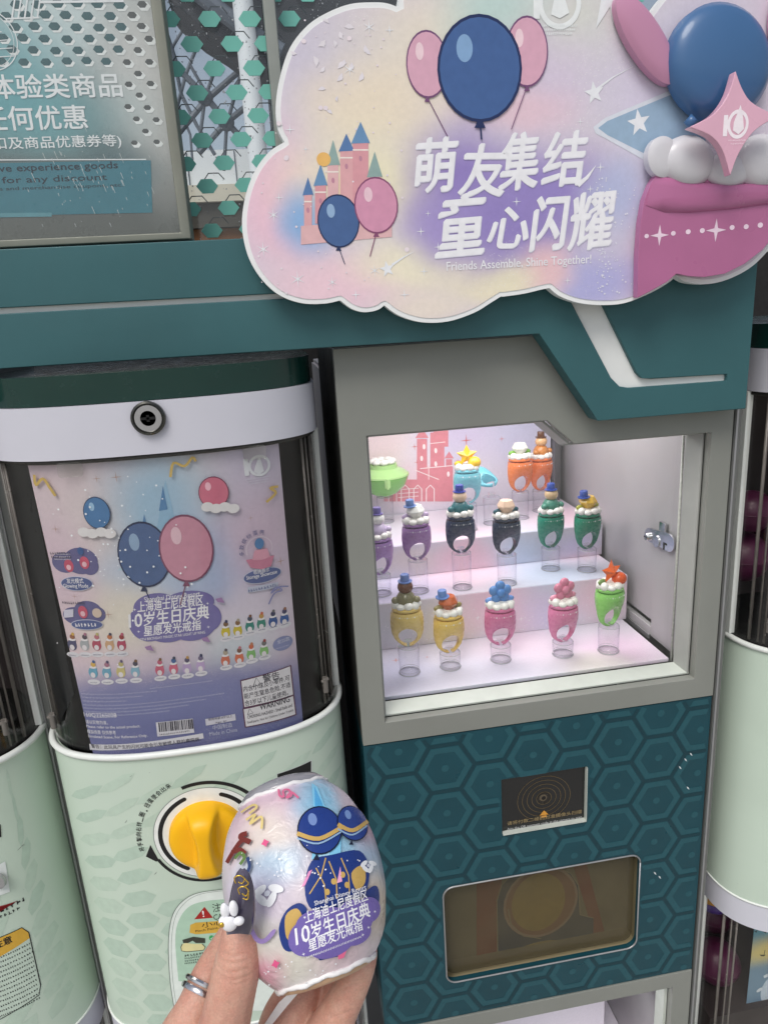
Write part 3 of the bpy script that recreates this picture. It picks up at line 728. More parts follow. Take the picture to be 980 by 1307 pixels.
def machine(xc, label, slant=0.0, lean=0.0, knob=True):
    t = thing('capsule_machine', label, 'capsule machine', (xc, .1, 0), 'capsule vending machines in a row')
    body = obj('body', shell(xc, .609, .980, th=.004), mGREEN, t, smooth=40)
    obj('rim', G().tube([(x, y-.0005, z) for x, y, z in front_pts(xc, .9805)], .0036, 8), mRIM, t, smooth=True)
    obj('seam', G().tube([(x, y-.0005, z) for x, y, z in front_pts(xc, .6075)], .0016, 6), mRIM, t, smooth=True)
    obj('lower_band', shell(xc, .566, .606, back=.26), mLILAC, t, smooth=40)
    obj('upper_band', shell(xc, 1.2915, 1.3395, -.001, back=.26), mLILAC, t, smooth=40)
    cp_ = shell(xc, 1.3400, 1.3665, .003, back=.26); obj('cap', cp_, mCAP, t, smooth=40, bevel=.008, seg=4)
    w = obj('window', shell(xc, .984, 1.2905, .004, .0025), mACR, t, smooth=40)
    for s in (-1, 1):
        x = xc+s*(HW-.0055)
        obj('side_frame', G().box(min(x, x+s*.0055)-.001, max(x, x+s*.0055)+.001, YC-.012, YC+.05, .984, 1.291), mRIM, t, bevel=.001)
        fl = G()
        for k, (du, r) in enumerate(((.0100, .0022), (.0150, .0012), (.0190, .0015))):
            xx = xc+s*(HW-du); yy = yf(xx, xc, .006); fl.tube([(xx, yy, .986), (xx, yy, 1.289)], r, 6)
        obj('window_flange', fl, mEDGE, t, smooth=True)
        xx = xc+s*(HW-.017)
        obj('hinge', G().tube([(xx, yf(xx, xc, 0)-.001, 1.005), (xx, yf(xx, xc, 0)-.001, 1.022)], .0032, 10).tube([(xx-.004, yf(xx, xc)-.002, 1.018), (xx+.004, yf(xx, xc)-.002, 1.021)], .0018, 8), mEDGE, t, smooth=40)
    obj('top_gasket', G().tube([(x, y, z) for x, y, z in front_pts(xc, 1.2885, .006)], .0022, 6), pm('dark_gasket', rgb(60, 58, 54), .4), t, smooth=True)
    for dx in (-.072, .095):
        x = xc+dx; y = yf(x, xc, .004)
        obj('window_clip', G().prism(rrect(x-.011, x+.011, 1.275, 1.289, .003), y-.0016, y+.001), pane('clip_clear%d' % (dx > 0), (.93, .93, .92), .1, ior=1.8), t, bevel=.0006)
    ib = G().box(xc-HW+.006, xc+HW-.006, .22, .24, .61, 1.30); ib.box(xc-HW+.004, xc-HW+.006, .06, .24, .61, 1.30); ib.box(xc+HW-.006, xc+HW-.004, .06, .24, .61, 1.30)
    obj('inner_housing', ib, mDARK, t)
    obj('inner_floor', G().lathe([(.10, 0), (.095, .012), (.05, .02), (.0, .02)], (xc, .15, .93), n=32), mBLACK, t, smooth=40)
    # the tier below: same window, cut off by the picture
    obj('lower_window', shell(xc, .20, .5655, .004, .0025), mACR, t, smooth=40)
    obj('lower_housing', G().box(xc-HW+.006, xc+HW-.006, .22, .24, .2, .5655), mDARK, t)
    for s in (-1, 1):
        x = xc+s*(HW-.0035); obj('side_frame', G().box(min(x, x+s*.0035)-.001, max(x, x+s*.0035)+.001, YC-.004, YC+.05, .2, .565), mRIM, t, bevel=.001)
        fl = G()
        for du, r in ((.0100, .0022), (.0150, .0012), (.0190, .0015)):
            xx = xc+s*(HW-du); yy = yf(xx, xc, .006); fl.tube([(xx, yy, .2), (xx, yy, .564)], r, 6)
        obj('window_flange', fl, mEDGE, t, smooth=True)
    obj('base', shell(xc, 0, .1995, back=.26), mGREEN, t, smooth=40)
    # printed hexagon leaves
    pr = Print(t, lambda u, v, o: (u, yf(u, xc)-o, v), lambda a, b_: tuple(atm(a, b_, xc)[[0, 2]]), slice=.0035, step=.00012)
    rd = random.Random(int(xc*1000))
    for j in range(9):
        for i in range(13):
            dx = -.155+j*.0365; z = .625+i*.0295+(.01475 if j % 2 else 0)
            if z > .968: continue
            tt = max(0, min(1, (z-.72)/.2)); uu = (dx+.155)/.31
            ang = R(lean+tt*30+slant*uu*45); sx = .0182*(1+.3*tt+slant*uu*.5); sz = .0142*(1-.58*tt-slant*uu*.35)
            if knob and (dx+.0055)**2+((z-.8475)*.8)**2 < .057**2: continue
            if dx > .128 and not slant: sx *= .9
            if abs(dx)+sx > .156: sx = max(.004, .156-abs(dx))
            pts = [(xc+dx+sx*c*math.cos(ang)-sz*s*math.sin(ang), z+sx*c*math.sin(ang)+sz*s*math.cos(ang)) for c, s in hexo]
            if max(p[1] for p in pts) > .976 or min(p[1] for p in pts) < .611: continue
            q_ = []
            for k in range(6):
                for m_ in range(3): a = pts[k]; b_ = pts[(k+1) % 6]; q_.append((a[0]+(b_[0]-a[0])*m_/3, a[1]+(b_[1]-a[1])*m_/3))
            fade = rd.uniform(0, 1); pr.poly(mPRT if fade > .5 else (187, 206, 190), q_, kind='hex_print')
    for k in range(7):
        dx = rd.uniform(-.14, .12); z = rd.uniform(1.298, 1.33); s = rd.uniform(.5, 1)
        pr.poly((190, 192, 198), [(xc+dx+.004*s*a, z+.009*s*b_) for a, b_ in ((0, 1), (.8, .4), (.7, -.5), (0, -1), (-.8, -.4), (-.7, .5))], kind='hex_print')
    for k in range(16):                                                        # scuffs and specks
        dx = rd.uniform(-.15, .15); z = rd.uniform(.62, .97); l = abs(rd.gauss(.003, .004))+.0006; a_ = rd.uniform(.2, 1.0)
        pr.line((120, 128, 122) if k % 3 else (70, 74, 70), [(xc+dx, z), (xc+dx+l*math.cos(a_)*.5, z+l*math.sin(a_)*.4), (xc+dx+l*math.cos(a_), z+l*math.sin(a_))], [.0003, .0005, .0002], kind='scuff')
    if xc < 0: obj('lower_tray', G().box(xc-HW+.008, xc+HW-.008, .02, .215, .2, .30), mDARK, t)
    else: obj('lower_tray', G().box(xc-HW+.008, xc+HW-.008, .02, .215, .2, .36), mDARK, t)
    pr.up(); return t, pr
def cyl_lock(t, x, z, xc):
    y = yf(x, xc)-.001
    lk = obj('lock', G().lathe([(.0152, -.001), (.0152, .004), (.0135, .0055), (.0125, .003)], (x, y, z), (0, -1, 0), 36), pm('lock_ring', rgb(88, 88, 84), .25, metal=.9), t, smooth=40)
    obj('lock_core', G().lathe([(.0124, 0), (.0124, .0036), (.0118, .0042), (.0068, .0042), (.0066, .0030), (.0, .0030)], (x, y, z), (0, -1, 0), 32), mCHROME, lk, smooth=40)
    obj('keyhole', G().box(x-.0062, x+.0062, y-.0047, y-.0031, z-.0011, z+.0011).box(x-.0012, x+.0012, y-.0047, y-.0031, z-.003, z+.003), mBLACK, lk)
XM, XL, XR = -.2213, -.5545, .600
mach, pr = machine(XM, 'mint capsule machine with pastel poster in its window and a yellow knob')
lc_ = atm(190, 533, XM); cyl_lock(mach, float(lc_[0]), float(lc_[2]), XM)
# knob with its printed ring
KX, KZ = -.2263, .8475
kc = atm(264.7, 1063, XM); KX, KZ = float(kc[0]), float(kc[2]); KY = yf(KX, XM)
MB = (24, 24, 26)
pr.ring((232, 236, 234), (KX, KZ), 0.0, .056, n=60); pr.up()
pr.ring((128, 134, 130), (KX, KZ), .0555, .0562, n=80)
pr.ring(MB, (KX, KZ), .0465, .0512, 112, 238, 36); pr.ring(MB, (KX, KZ), .0465, .0512, 20, 66, 20)
for a_ in (112, 238, 20, 66): pr.ell(MB, (KX+.04885*math.cos(R(a_)), KZ+.04885*math.sin(R(a_))), .00235, n=16)
pr.ring(MB, (KX, KZ), .0600, .0640, 15, 108, 40); pr.ring(MB, (KX, KZ), .0590, .0625, 205, 300, 40)
ca = [(.0590, 206), (.0640, 206), (.0705, 197), (.061, 186), (.0605, 204)]
pr.poly(MB, [(KX+r_*math.cos(R(a_)), KZ+r_*math.sin(R(a_))) for r_, a_ in ca])
s_ = '将手掣向右转一圈，扭蛋便会出来'
for i, ch in enumerate(s_):
    a_ = 189-i*(189-117)/(len(s_)-1); r_ = .0685
    if ch == '，': pr.ell(MB, (KX+r_*math.cos(R(a_)), KZ+r_*math.sin(R(a_))), .0009, n=8); continue
    hh = .0058*(.45 if ch == '一' else 1)*(.25 if ch == '一' else 1)
    w_ = .0052; rot = R(a_-90)
    pr.text(MB, ch, KX+r_*math.cos(R(a_))-.5*w_*math.cos(rot), KZ+r_*math.sin(R(a_))-.5*w_*math.sin(rot), max(hh, .0008), width=w_, rot=rot, off=.02)
# coin slot plate
CSL = [pr.pxf(*q_) for q_ in ((354, 988), (397, 971), (397, 1000), (354, 1016))]
pr.poly((206, 212, 208), [(CSL[0][0]-.0006, CSL[0][1]+.0006), (CSL[1][0]+.0012, CSL[1][1]+.0008), (CSL[2][0]+.0012, CSL[2][1]-.0006), (CSL[3][0]-.0006, CSL[3][1]-.0006)]); pr.up(); pr.poly((18, 18, 20), CSL); pr.up()
# caution plate over the chute, arched
AP = [(222, 1285), (217, 1250), (215, 1205), (219, 1172), (230, 1153), (248, 1141), (275, 1136), (310, 1133), (340, 1134), (362, 1145), (374, 1170), (380, 1215), (384, 1285)]
ap = [pr.pxf(*p) for p in AP]
op = smooth_loop(ap, 5, False); pr.poly((226, 234, 228), op); pr.up()
pr.line((112, 122, 116), op, .0008); pr.line((150, 160, 152), [(p[0]+.003, p[1]-.002) for p in op], .0005); pr.up()
ap2 = [pr.pxf(*p) for p in ((228, 1252), (224, 1205), (227, 1178), (240, 1158), (262, 1150), (300, 1147), (340, 1147), (360, 1160), (366, 1185), (372, 1245))]
pr.poly((176, 206, 184), smooth_loop(ap2, 5, False)); pr.up()
polyp(pr, (166, 34, 30), [(248, 1173), (261, 1157), (272, 1171)]); pr.up()
A = pr.pxf(259.3, 1170); pr.text((240, 240, 238), '!', A[0], A[1], .0085, off=.03)
tx(pr, MB, '注意', 272, 1164, 294, 1161, 11); tx(pr, MB, 'CAUTION', 273, 1174, 312, 1170, 7)
pq = [pr.pxf(*p) for p in ((242, 1190), (243, 1180), (250, 1177), (330, 1170), (330, 1184), (250, 1192))]
pr.poly((214, 170, 66), pq); pr.up()
tx(pr, MB, '小心夹手', 258, 1184, 316, 1180, 7); tx(pr, MB, 'Pinch Point, Watch Your Hands', 250, 1190, 330, 1186, 3.4)
# hand-under-flap pictogram
polyp(pr, (60, 62, 52), [(233, 1199), (247, 1195), (262, 1197), (262, 1203), (250, 1203), (246, 1200), (240, 1203), (234, 1203)])
polyp(pr, (224, 216, 160), [(233, 1204), (238, 1203), (246, 1204), (258, 1204), (262, 1208), (260, 1212), (238, 1214), (232, 1213), (231, 1208)])
ellp(pr, (60, 160, 90), 270, 1196.5, 3.2); pr.up()
linep(pr, (50, 52, 44), [(233, 1204), (231, 1208), (232, 1213), (238, 1214), (260, 1212), (262, 1208), (258, 1204)], .9); linep(pr, (245, 248, 245), [(268.5, 1197), (269.6, 1198.2), (271.8, 1195)], .7)
for k in range(4):
    A = pr.pxf(236, 1220.5+k*3.2); pr.micro(MB, A[0], A[1], .036, .0022 if k else .003, seed=40+k)
pr.done(.42)
v = []; f = []; nr, na = 30, 120
for i in range(nr+1):
    r_ = .0392*i/nr
    for k in range(na):
        a_ = 2*math.pi*k/na; x, z = r_*math.cos(a_), r_*math.sin(a_)
        zz_ = z/.0392; wv = .0088+.0075*abs(zz_)**2.2; dome = .008*max(0, 1-(r_/.0392)**6)**.5+.007
        rg = 1/(1+math.exp((abs(x)-wv)/.0011)); hgt = dome+.019*rg*max(0, 1-(r_/.0405)**8)**.6
        v.append((KX+x, KY-hgt, KZ+z))
for i in range(nr):
    for k in range(na): a = i*na+k; b_ = i*na+(k+1) % na; f.append((a, b_, b_+na, a+na))
m0 = nr*na; m1 = len(v)
for k in range(na): a_ = 2*math.pi*k/na; v.append((KX+.0400*math.cos(a_), KY+.004, KZ+.0400*math.sin(a_)))
for k in range(na): f.append((m0+k, m0+(k+1) % na, m1+(k+1) % na, m1+k))
obj('knob', G().add(v, f), pm('yellow_plastic', rgb(246, 184, 8), .38, var=.03, vs=30, spec=.5), mach, smooth=True)
# neighbour on the left
ml, pr = machine(XL, 'mint capsule machine cut off by the left edge with warning sticker on its side', slant=1.0, lean=16)
st = [(-60, 1250), (-40, 1210), (28, 1184), (37, 1190), (52, 1257), (50, 1270), (-40, 1320), (-60, 1315)]
pr.poly((196, 212, 198), [pr.pxf(*p) for p in st]); pr.up()
hdp = [(-60, 1250), (-40, 1210), (28, 1184), (37, 1190), (38.5, 1197), (-60, 1243)]
pr.poly((214, 168, 62), [pr.pxf(*p) for p in hdp]); pr.up()
linep(pr, MB, st+[st[0]], 1.3); tx(pr, MB, '注意', -6, 1212, 15, 1200, 10, off=.03)
for k in range(13):
    A = pr.pxf(-40, 1237+k*6.2); Bq = pr.pxf(38+k*.9, 1202+k*5.2); pr.micro(MB, A[0], A[1], Bq[0]-A[0], .0023, rot=0, seed=60+k)
polyp(pr, (150, 30, 34), [(-30, 1166), (22, 1150), (-5, 1158), (-30, 1180)]); 
A = pr.pxf(-12, 1170); pr.micro(MB, A[0], A[1], .030, .0048, seed=90); A = pr.pxf(-14, 1178); pr.micro(MB, A[0], A[1], .028, .0036, seed=91)
polyp(pr, MB, [(-40, 1062), (1, 1052), (2, 1068), (-40, 1082)])
pr.up(); polyp(pr, (224, 230, 228), [(-30, 1118), (7, 1099), (13, 1138), (-30, 1152)])
pr.done(.45)
c0 = atm(-1, 1123, XL); obj('coin_button', G().lathe([(.009, 0), (.009, .004), (.006, .0045), (.0, .003)], c0, (-.3, -1, 0), 24), mSILV, ml, smooth=40)
# neighbour on the right
mr_, pr = machine(XR, 'mint capsule machine cut off by the right edge with dark window of pink capsules', slant=.2); pr.g = {k: v_ for k, v_ in pr.g.items() if False}
# posts between machines
def post(x0, x1, y0, y1, label, zt_=1.40):
    p = thing('post', label, 'post', ((x0+x1)/2, y0, 0), 'metal posts between machines')
    obj('shaft', G().box(x0, x1, y0, y1, 0, zt_), mPOST, p, bevel=.001)
    obj('edge_strip', G().box(x0+.0005, x0+.0028, y0-.0018, y0-.0002, 0, zt_), mSILV, p)
post(-.3940, -.3818, YC-.004, .2, 'grey metal post between the two mint machines on the left')
post(.4005, .4085, .0, .2, 'grey metal post beside the display case right edge')
p = post(.4095, .4385, .052, .2, 'grey set back post left of the right hand machine') 

# ---- poster behind the main window
YP = .012
po = thing('poster', 'pastel product poster with white Chinese title inside the middle machine window', 'poster', (-.225, YP, .96))
def b(x_, y_, rx_, ry_, c_, s_):
    a_ = atm(x_, y_, XM, .0085); return (float(a_[0]), float(a_[2]), rx_*.00076, ry_*.00094, rgb(*c_), s_)
mpo = blobs('poster_print', rgb(204, 190, 202), [b(60, 610, 70, 70, (206, 188, 198), .9), b(130, 700, 130, 110, (214, 206, 204), .8), b(230, 620, 110, 80, (204, 206, 208), .8), b(320, 600, 80, 70, (192, 186, 206), .9), b(200, 650, 80, 80, (146, 186, 212), .85), b(270, 720, 110, 70, (150, 174, 208), .8), b(330, 690, 60, 80, (200, 178, 196), .8), b(190, 730, 100, 40, (178, 194, 214), .8),
   b(100, 800, 80, 60, (214, 194, 196), .8), b(160, 790, 80, 50, (218, 214, 196), .8), b(330, 790, 70, 50, (204, 198, 212), .8), b(300, 830, 70, 40, (190, 206, 210), .7), b(80, 720, 60, 80, (206, 184, 198), .8), b(240, 925, 260, 88, (96, 102, 150), 1), b(120, 930, 140, 70, (100, 106, 154), 1), b(350, 910, 120, 70, (100, 106, 154), 1), b(230, 890, 200, 40, (116, 122, 168), .9)],
   rough=.4, noise=.006, nscale=18, speck=(700, .2, 20), gain=1.12)
PINS = .0085
pxp = lambda a_, b_: tuple(atm(a_, b_, XM, PINS)[[0, 2]])
T0, T1, T2, T3 = [np.array(pxp(*c_)) for c_ in ((35, 592), (355, 561), (387, 926), (119, 962))]
T0[1] = T1[1] = (T0[1]+T1[1])/2; T2[1] = T3[1] = (T2[1]+T3[1])/2-.004
g = G(); nx, nz = 40, 12; v = []; f = []
for lay in (0, .0005):
    for j in range(nz+1):
        for i in range(nx+1):
            q_ = (T3+(T2-T3)*i/nx)*(1-j/nz)+(T0+(T1-T0)*i/nx)*j/nz; v.append((q_[0], yf(q_[0], XM, PINS)+lay, q_[1]))
N_ = (nx+1)*(nz+1)
for j in range(nz):
    for i in range(nx): a = j*(nx+1)+i; f.append((a, a+1, a+nx+2, a+nx+1)); f.append((N_+a, N_+a+nx+1, N_+a+nx+2, N_+a+1))
for j in range(nz):
    for i in (0, nx): a = j*(nx+1)+i; f.append((a, a+nx+1, N_+a+nx+1, N_+a))
for i in range(nx):
    for j in (0, nz): a = j*(nx+1)+i; f.append((a, a+1, N_+a+1, N_+a))
obj('sheet', g.add(v, f), mpo, po, smooth=40)
pr = Print(po, lambda u, v_, o: (u, yf(u, XM, PINS)-o, v_), pxp, slice=.003, step=.0002); px = pr.pxf; K = abs(px(201, 750)[0]-px(200, 750)[0])
polyp(pr, (150, 190, 218), [(196, 700), (206, 640), (211, 612), (218, 640), (230, 690)]); polyp(pr, (182, 208, 222), [(150, 728), (196, 680), (240, 690), (250, 726)]); pr.up()
polyp(pr, (90, 138, 184), [(203, 652), (208, 620), (214, 650)]); polyp(pr, (96, 140, 186), [(181, 672), (184, 656), (188, 671)]); pr.up()
balloon(pr, 184, 708, 33, 41, (82, 106, 150), (150, 178, 208), (44, 54, 86), 22, 10)
balloon(pr, 238, 700, 34, 42, (204, 146, 166), (232, 196, 208), (130, 78, 104), 30, -8)
balloon(pr, 124, 654, 17, 20, (78, 120, 164), (150, 186, 214), (50, 70, 104)); balloon(pr, 273, 628, 19, 20, (198, 112, 132), (230, 180, 192), (120, 60, 84))
for x, y, n in ((124, 678, 4), (281, 646, 4)):
    for k in range(n): ellp(pr, (216, 214, 214), x-16+k*11, y+(k % 2)*2, 8, 6)
pr.up()
GO = (196, 168, 96)
for pts in (((45, 605), (47, 618), (56, 610), (65, 622), (72, 632)), ((218, 608), (222, 590), (236, 594), (246, 583), (250, 588)), ((340, 640), (352, 628), (345, 622), (355, 620))):
    linep(pr, GO, smooth_loop(pts, 4, False), 3.4)
linep(pr, (128, 130, 170), smooth_loop([(343, 770), (350, 756), (360, 752), (352, 748), (346, 756), (356, 748), (368, 747)], 4, False), 2)
for x, y, r in ((149, 608, 8), (124, 610, 6), (72, 674, 6), (358, 715, 7), (139, 783, 7), (320, 660, 4), (96, 760, 4)): starp(pr, (170, 140, 128), x, y, r, k=.1)
rd = random.Random(4)
for k in range(70): ellp(pr, (232, 236, 240), rd.gauss(150, 40), rd.gauss(690, 45), rd.choice((.7, .9, 1.3)))
for x, y, a_ in ((190, 826, .3), (280, 765, 1.2), (262, 815, 1)): polyp(pr, (150, 120, 160), [(x-5, y-2), (x+3, y-4), (x+7, y+3), (x-2, y+2)])
# title cloud
pr.o = .0005
for x, y, rx, ry in ((190, 795, 26, 24), (215, 802, 30, 18), (245, 796, 32, 22), (265, 788, 18, 18), (200, 775, 30, 18), (240, 770, 34, 16)): ellp(pr, (118, 112, 168), x, y, rx, ry)
pr.up(); WH = (242, 242, 246)
tx(pr, WH, 'Shanghai Disney Resort', 185, 770, 256, 762, 8, off=.012)
tx(pr, WH, '上海迪士尼度假区', 176, 781.5, 261, 771.5, 14, shear=.12, off=.004, nib=(R(40), .02))
tx(pr, WH, '10', 165, 801, 184, 799, 17, shear=.12, off=.02, nib=(R(40), .03)); tx(pr, WH, '岁生日庆典', 184, 799, 269, 788, 18, shear=.12, off=.006, nib=(R(40), .028))
tx(pr, WH, '星愿发光戒指', 184, 812, 258, 802, 13, shear=.12, off=.004, nib=(R(40), .024))
tx(pr, WH, '10TH BIRTHDAY MAGIC STAR LIGHT UP RING', 178, 818, 262, 807.5, 3.4, off=.012)
for x, y in ((172, 778), (265, 770), (177, 806), (266, 800), (171, 812)): starp(pr, WH, x, y, 2.4, k=.25)
tx(pr, (228, 232, 238), '1', 313, 607, 318, 606.5, 21, off=.03); c = px(331, 594); pr.ring((228, 232, 238), c, 11*K, 14.5*K); pr.up()
polyp(pr, (228, 232, 238), [(324, 602), (326, 594), (331, 580), (335, 594), (337, 601), (331, 605)])
for k in range(3): A = px(313+k*3, 613+k*2.6); pr.micro((224, 228, 236), A[0], A[1], (33-k*6)*K, 1.6*K, seed=k)
# call-outs on the left and right
pr.o = .0003
SL = (104, 102, 146)
for x, y, rx, ry in ((82, 718, 16, 13), (103, 716, 22, 17), (114, 722, 12, 12), (96, 786, 16, 11), (112, 780, 18, 13), (124, 784, 11, 10)): ellp(pr, SL, x, y, rx, ry)
pr.up()
for x, y, cc in ((88, 722, (196, 88, 112)), (108, 718, (206, 90, 116)), (106, 781, (196, 88, 112))):
    ellp(pr, cc, x, y, 6, 8); pr.up(); ellp(pr, (232, 190, 200), x, y+2, 3, 3.4)
ellp(pr, (214, 196, 180), 124, 782, 6); polyp(pr, (206, 206, 222), [(82, 778), (94, 777), (94, 787), (82, 788)]); ellp(pr, (64, 96, 150), 103, 703, 4, 5)
for k in range(2): A = px(64+k*2, 707+k*5); pr.micro((70, 66, 84), A[0], A[1], 28*K, 3.4*K, seed=70+k, rot=0)
A = px(80, 770); pr.micro((70, 66, 84), A[0], A[1], 30*K, 3.4*K, seed=75)
for k in range(3): A = px(70, 714-k*3.2); pr.micro((226, 222, 236), A[0], A[1], 22*K, 1.8*K, seed=80+k)
PL = (84, 98, 148)
for x, y, rx, ry in ((98, 744.5, 20, 8.5), (111, 797, 20, 6), (335, 734, 24, 9)): ellp(pr, (206, 210, 226), x, y, rx+.8, ry+.8)
pr.up()
for x, y, rx, ry in ((98, 744.5, 20, 8.5), (111, 797, 20, 6), (335, 734, 24, 9)): ellp(pr, PL, x, y, rx, ry)
pr.up()
tx(pr, WH, '发光模式', 86, 744, 107, 742, 6.5, off=.012); tx(pr, WH, 'Glowing Mode', 82, 751, 113, 748, 6.5, off=.015)
A = px(96, 799); pr.micro(WH, A[0], A[1], 30*K, 5*K, seed=95)
tx(pr, WH, '收纳展示', 324, 733, 344, 729, 6.5, off=.012); tx(pr, WH, 'Storage Showcase', 315, 741, 354, 734, 6.5, off=.015)
A = px(317, 755); pr.poly((190, 196, 214), [px(316, 756), px(355, 749), px(355, 742), px(316, 749)]); pr.up(); pr.micro(PL, A[0], A[1], 37*K, 3.6*K, seed=97)
pr.ring((224, 214, 224), px(331, 700), 17*K, 18*K, -20, 200, 40)
polyp(pr, (204, 130, 156), [(314, 714), (350, 708), (346, 722), (334, 726), (320, 724)]); pr.up(); polyp(pr, (222, 160, 180), [(322, 714), (325, 702), (341, 699), (345, 710), (334, 714)]); pr.up(); ellp(pr, (78, 120, 164), 331, 693, 6, 7)
for i, ch in enumerate('多款缤纷蛋壳'):
    a_ = R(186-i*22); C_ = px(331, 700); r_ = 20.5*K; rot = a_-math.pi/2
    pr.text((92, 92, 132), ch, C_[0]+r_*math.cos(a_)-3*K*math.cos(rot), C_[1]+r_*math.sin(a_)-3*K*math.sin(rot), 6.4*K, width=6.4*K, rot=rot, off=.02)
# the small product pictures
pr.o = .0003
SH = lambda x, y: (50+x*.18367, 690+y*.18367)
SH2 = lambda x, y: (230+x*.17347, 690+y*.17347)
mini = [(SH(230, 725), (84, 84, 116)), (SH(316, 727), (170, 176, 180)), (SH(400, 727), (178, 84, 104)), (SH(490, 727), (206, 168, 130)), (SH(573, 727), (176, 74, 100)),
        (SH(375, 918), (110, 170, 196)), (SH(470, 920), (112, 168, 194)), (SH(568, 915), (206, 194, 130)), (SH(668, 912), (138, 184, 206)),
        (SH(838, 902), (202, 98, 124)), (SH(934, 892), (204, 104, 130)), (SH2(50, 940), (186, 164, 206)), (SH2(150, 925), (190, 168, 208)),
        (SH2(335, 675), (204, 186, 50)), (SH2(423, 665), (200, 182, 56)), (SH2(512, 635), (48, 130, 118)), (SH2(597, 615), (52, 132, 114)), (SH2(683, 598), (44, 84, 148)), (SH2(767, 580), (46, 90, 156)),
        (SH2(333, 885), (206, 112, 84)), (SH2(435, 868), (210, 112, 80)), (SH2(522, 840), (130, 186, 110)), (SH2(617, 815), (134, 188, 112))]
topc = [(150, 100, 70), (90, 80, 90), (190, 120, 130), (190, 120, 80), (150, 60, 60), (214, 176, 90), (170, 120, 140), (190, 180, 120), (80, 76, 92), (190, 96, 120), (70, 100, 150), (90, 82, 110), (110, 100, 130), (120, 90, 60), (130, 96, 60), (60, 70, 90), (190, 150, 80), (50, 54, 90), (60, 60, 100), (170, 160, 140), (120, 80, 60), (200, 100, 60), (110, 110, 110)]
for i, ((x, y), c_) in enumerate(mini):
    ellp(pr, c_, x, y, 5.8, 7); polyp(pr, c_, [(x-5.4, y+1), (x+5.4, y+1), (x+4.6, y-6), (x-4.6, y-6)])
    ellp(pr, (222, 222, 228), x+1, y+14.3-.02*x, 8, 3.4)
pr.up()
for i, ((x, y), c_) in enumerate(mini):
    ellp(pr, (226, 222, 226), x, y+3, 3, 3.4); ellp(pr, (232, 230, 232), x, y-7, 4.6, 1.8)
    ellp(pr, topc[i], x, y-10.5, 3.1, 3.2); ellp(pr, topc[(i+5) % 23], x+.6, y-14, 1.9, 2)
    A = px(x-4, y+15.4-.02*x); pr.micro((90, 92, 130), A[0], A[1], 10*K, 1.7*K, seed=120+i)
ellp(pr, (132, 140, 182), 361, 821, 13, 9); pr.up()
tx(pr, (206, 210, 228), '全25款', 354, 822, 370, 818, 5.5, off=.012); A = px(351, 829); pr.micro((196, 200, 222), A[0], A[1], 20*K, 1.8*K, seed=150)
# small print along the foot
pr.o = .0003
LB = (196, 200, 222)
for k in range(3): A = px(104+k*1.2, 886+k*4.6); pr.micro(LB, A[0], A[1], (105-k*22)*K, 2*K, seed=160+k)
A = px(192, 879.5); pr.micro(LB, A[0], A[1], 84*K, 1.8*K, seed=168)
for k in range(4): A = px(106+k*1.1, 900+k*4.2); pr.micro(LB, A[0], A[1], (196-k*26)*K, 2*K, seed=170+k)
tx(pr, WH, '160Q2265008', 108, 915.5, 148, 912, 6.6, off=.006)
tx(pr, WH, '请以实物为准。', 110, 923.5, 137, 921, 5, off=.006); tx(pr, WH, 'Please refer to the actual product.', 111, 929.5, 178, 923, 4.4, off=.012)
tx(pr, WH, '模拟场景 仅供参考', 112, 936, 147, 932.5, 5, off=.006); tx(pr, WH, 'Simulated Scene, For Reference Only.', 113, 942, 187, 935, 4.4, off=.012)
pr.poly((226, 226, 232), [px(114, 949.5), px(259, 936), px(260, 942.5), px(115, 957)]); pr.up()
tx(pr, (50, 46, 66), '警告：此玩具产生的闪光可能会引发敏感人群的癫痫病。', 117, 954.5, 256, 940.5, 5, off=.012)
pr.poly((222, 222, 230), [px(199, 922), px(246, 917), px(248, 935), px(201, 940)]); pr.up()
rd = random.Random(9); x = 202
while x < 244:
    w_ = rd.choice((.6, .9, 1.3, 1.8)); pr.poly((46, 44, 62), [px(x, 922.5-(x-200)*.105), px(x+w_, 922.4-(x+w_-200)*.105), px(x+w_+1.3, 934.5-(x+w_-200)*.105), px(x+1.3, 934.6-(x-200)*.105)]); x += w_+rd.choice((.6, .9, 1.2))
A = px(204, 938.6); pr.micro((46, 44, 62), A[0], A[1], 40*K, 2.6*K, seed=190)
pr.poly((214, 214, 226), [px(262, 917.5), px(300, 911), px(301, 919), px(263, 926)]); pr.up()
tx(pr, (60, 56, 80), '使用年龄:8岁以上', 266, 920, 297, 915.5, 3.6, off=.006); tx(pr, (60, 56, 80), 'Age: 8+', 275, 923.8, 290, 921.5, 2.8, off=.006)
tx(pr, LB, '中国制造', 272, 931.5, 297, 928, 6, off=.006); tx(pr, LB, 'Made in China', 268, 939, 303, 932.5, 5, off=.004)
BX = [(308, 869), (370, 850), (374, 886), (312, 902)]; BX2 = [(311, 905), (374, 888), (377, 911), (314, 927)]
for bx in (BX, BX2):
    pr.poly((92, 44, 76), [px(bx[0][0]-1.5, bx[0][1]-1), px(bx[1][0]+1.5, bx[1][1]-1.5), px(bx[2][0]+1.5, bx[2][1]+1), px(bx[3][0]-1.5, bx[3][1]+1.5)])
pr.up()
for bx in (BX, BX2): polyp(pr, (226, 226, 230), bx)
pr.up(); DK = (42, 40, 54)
linep(pr, DK, [(323, 876), (333, 872.5), (327, 864.5), (323, 876)], .9); tx(pr, DK, '警告', 336, 871, 357, 864.5, 10, off=.008)
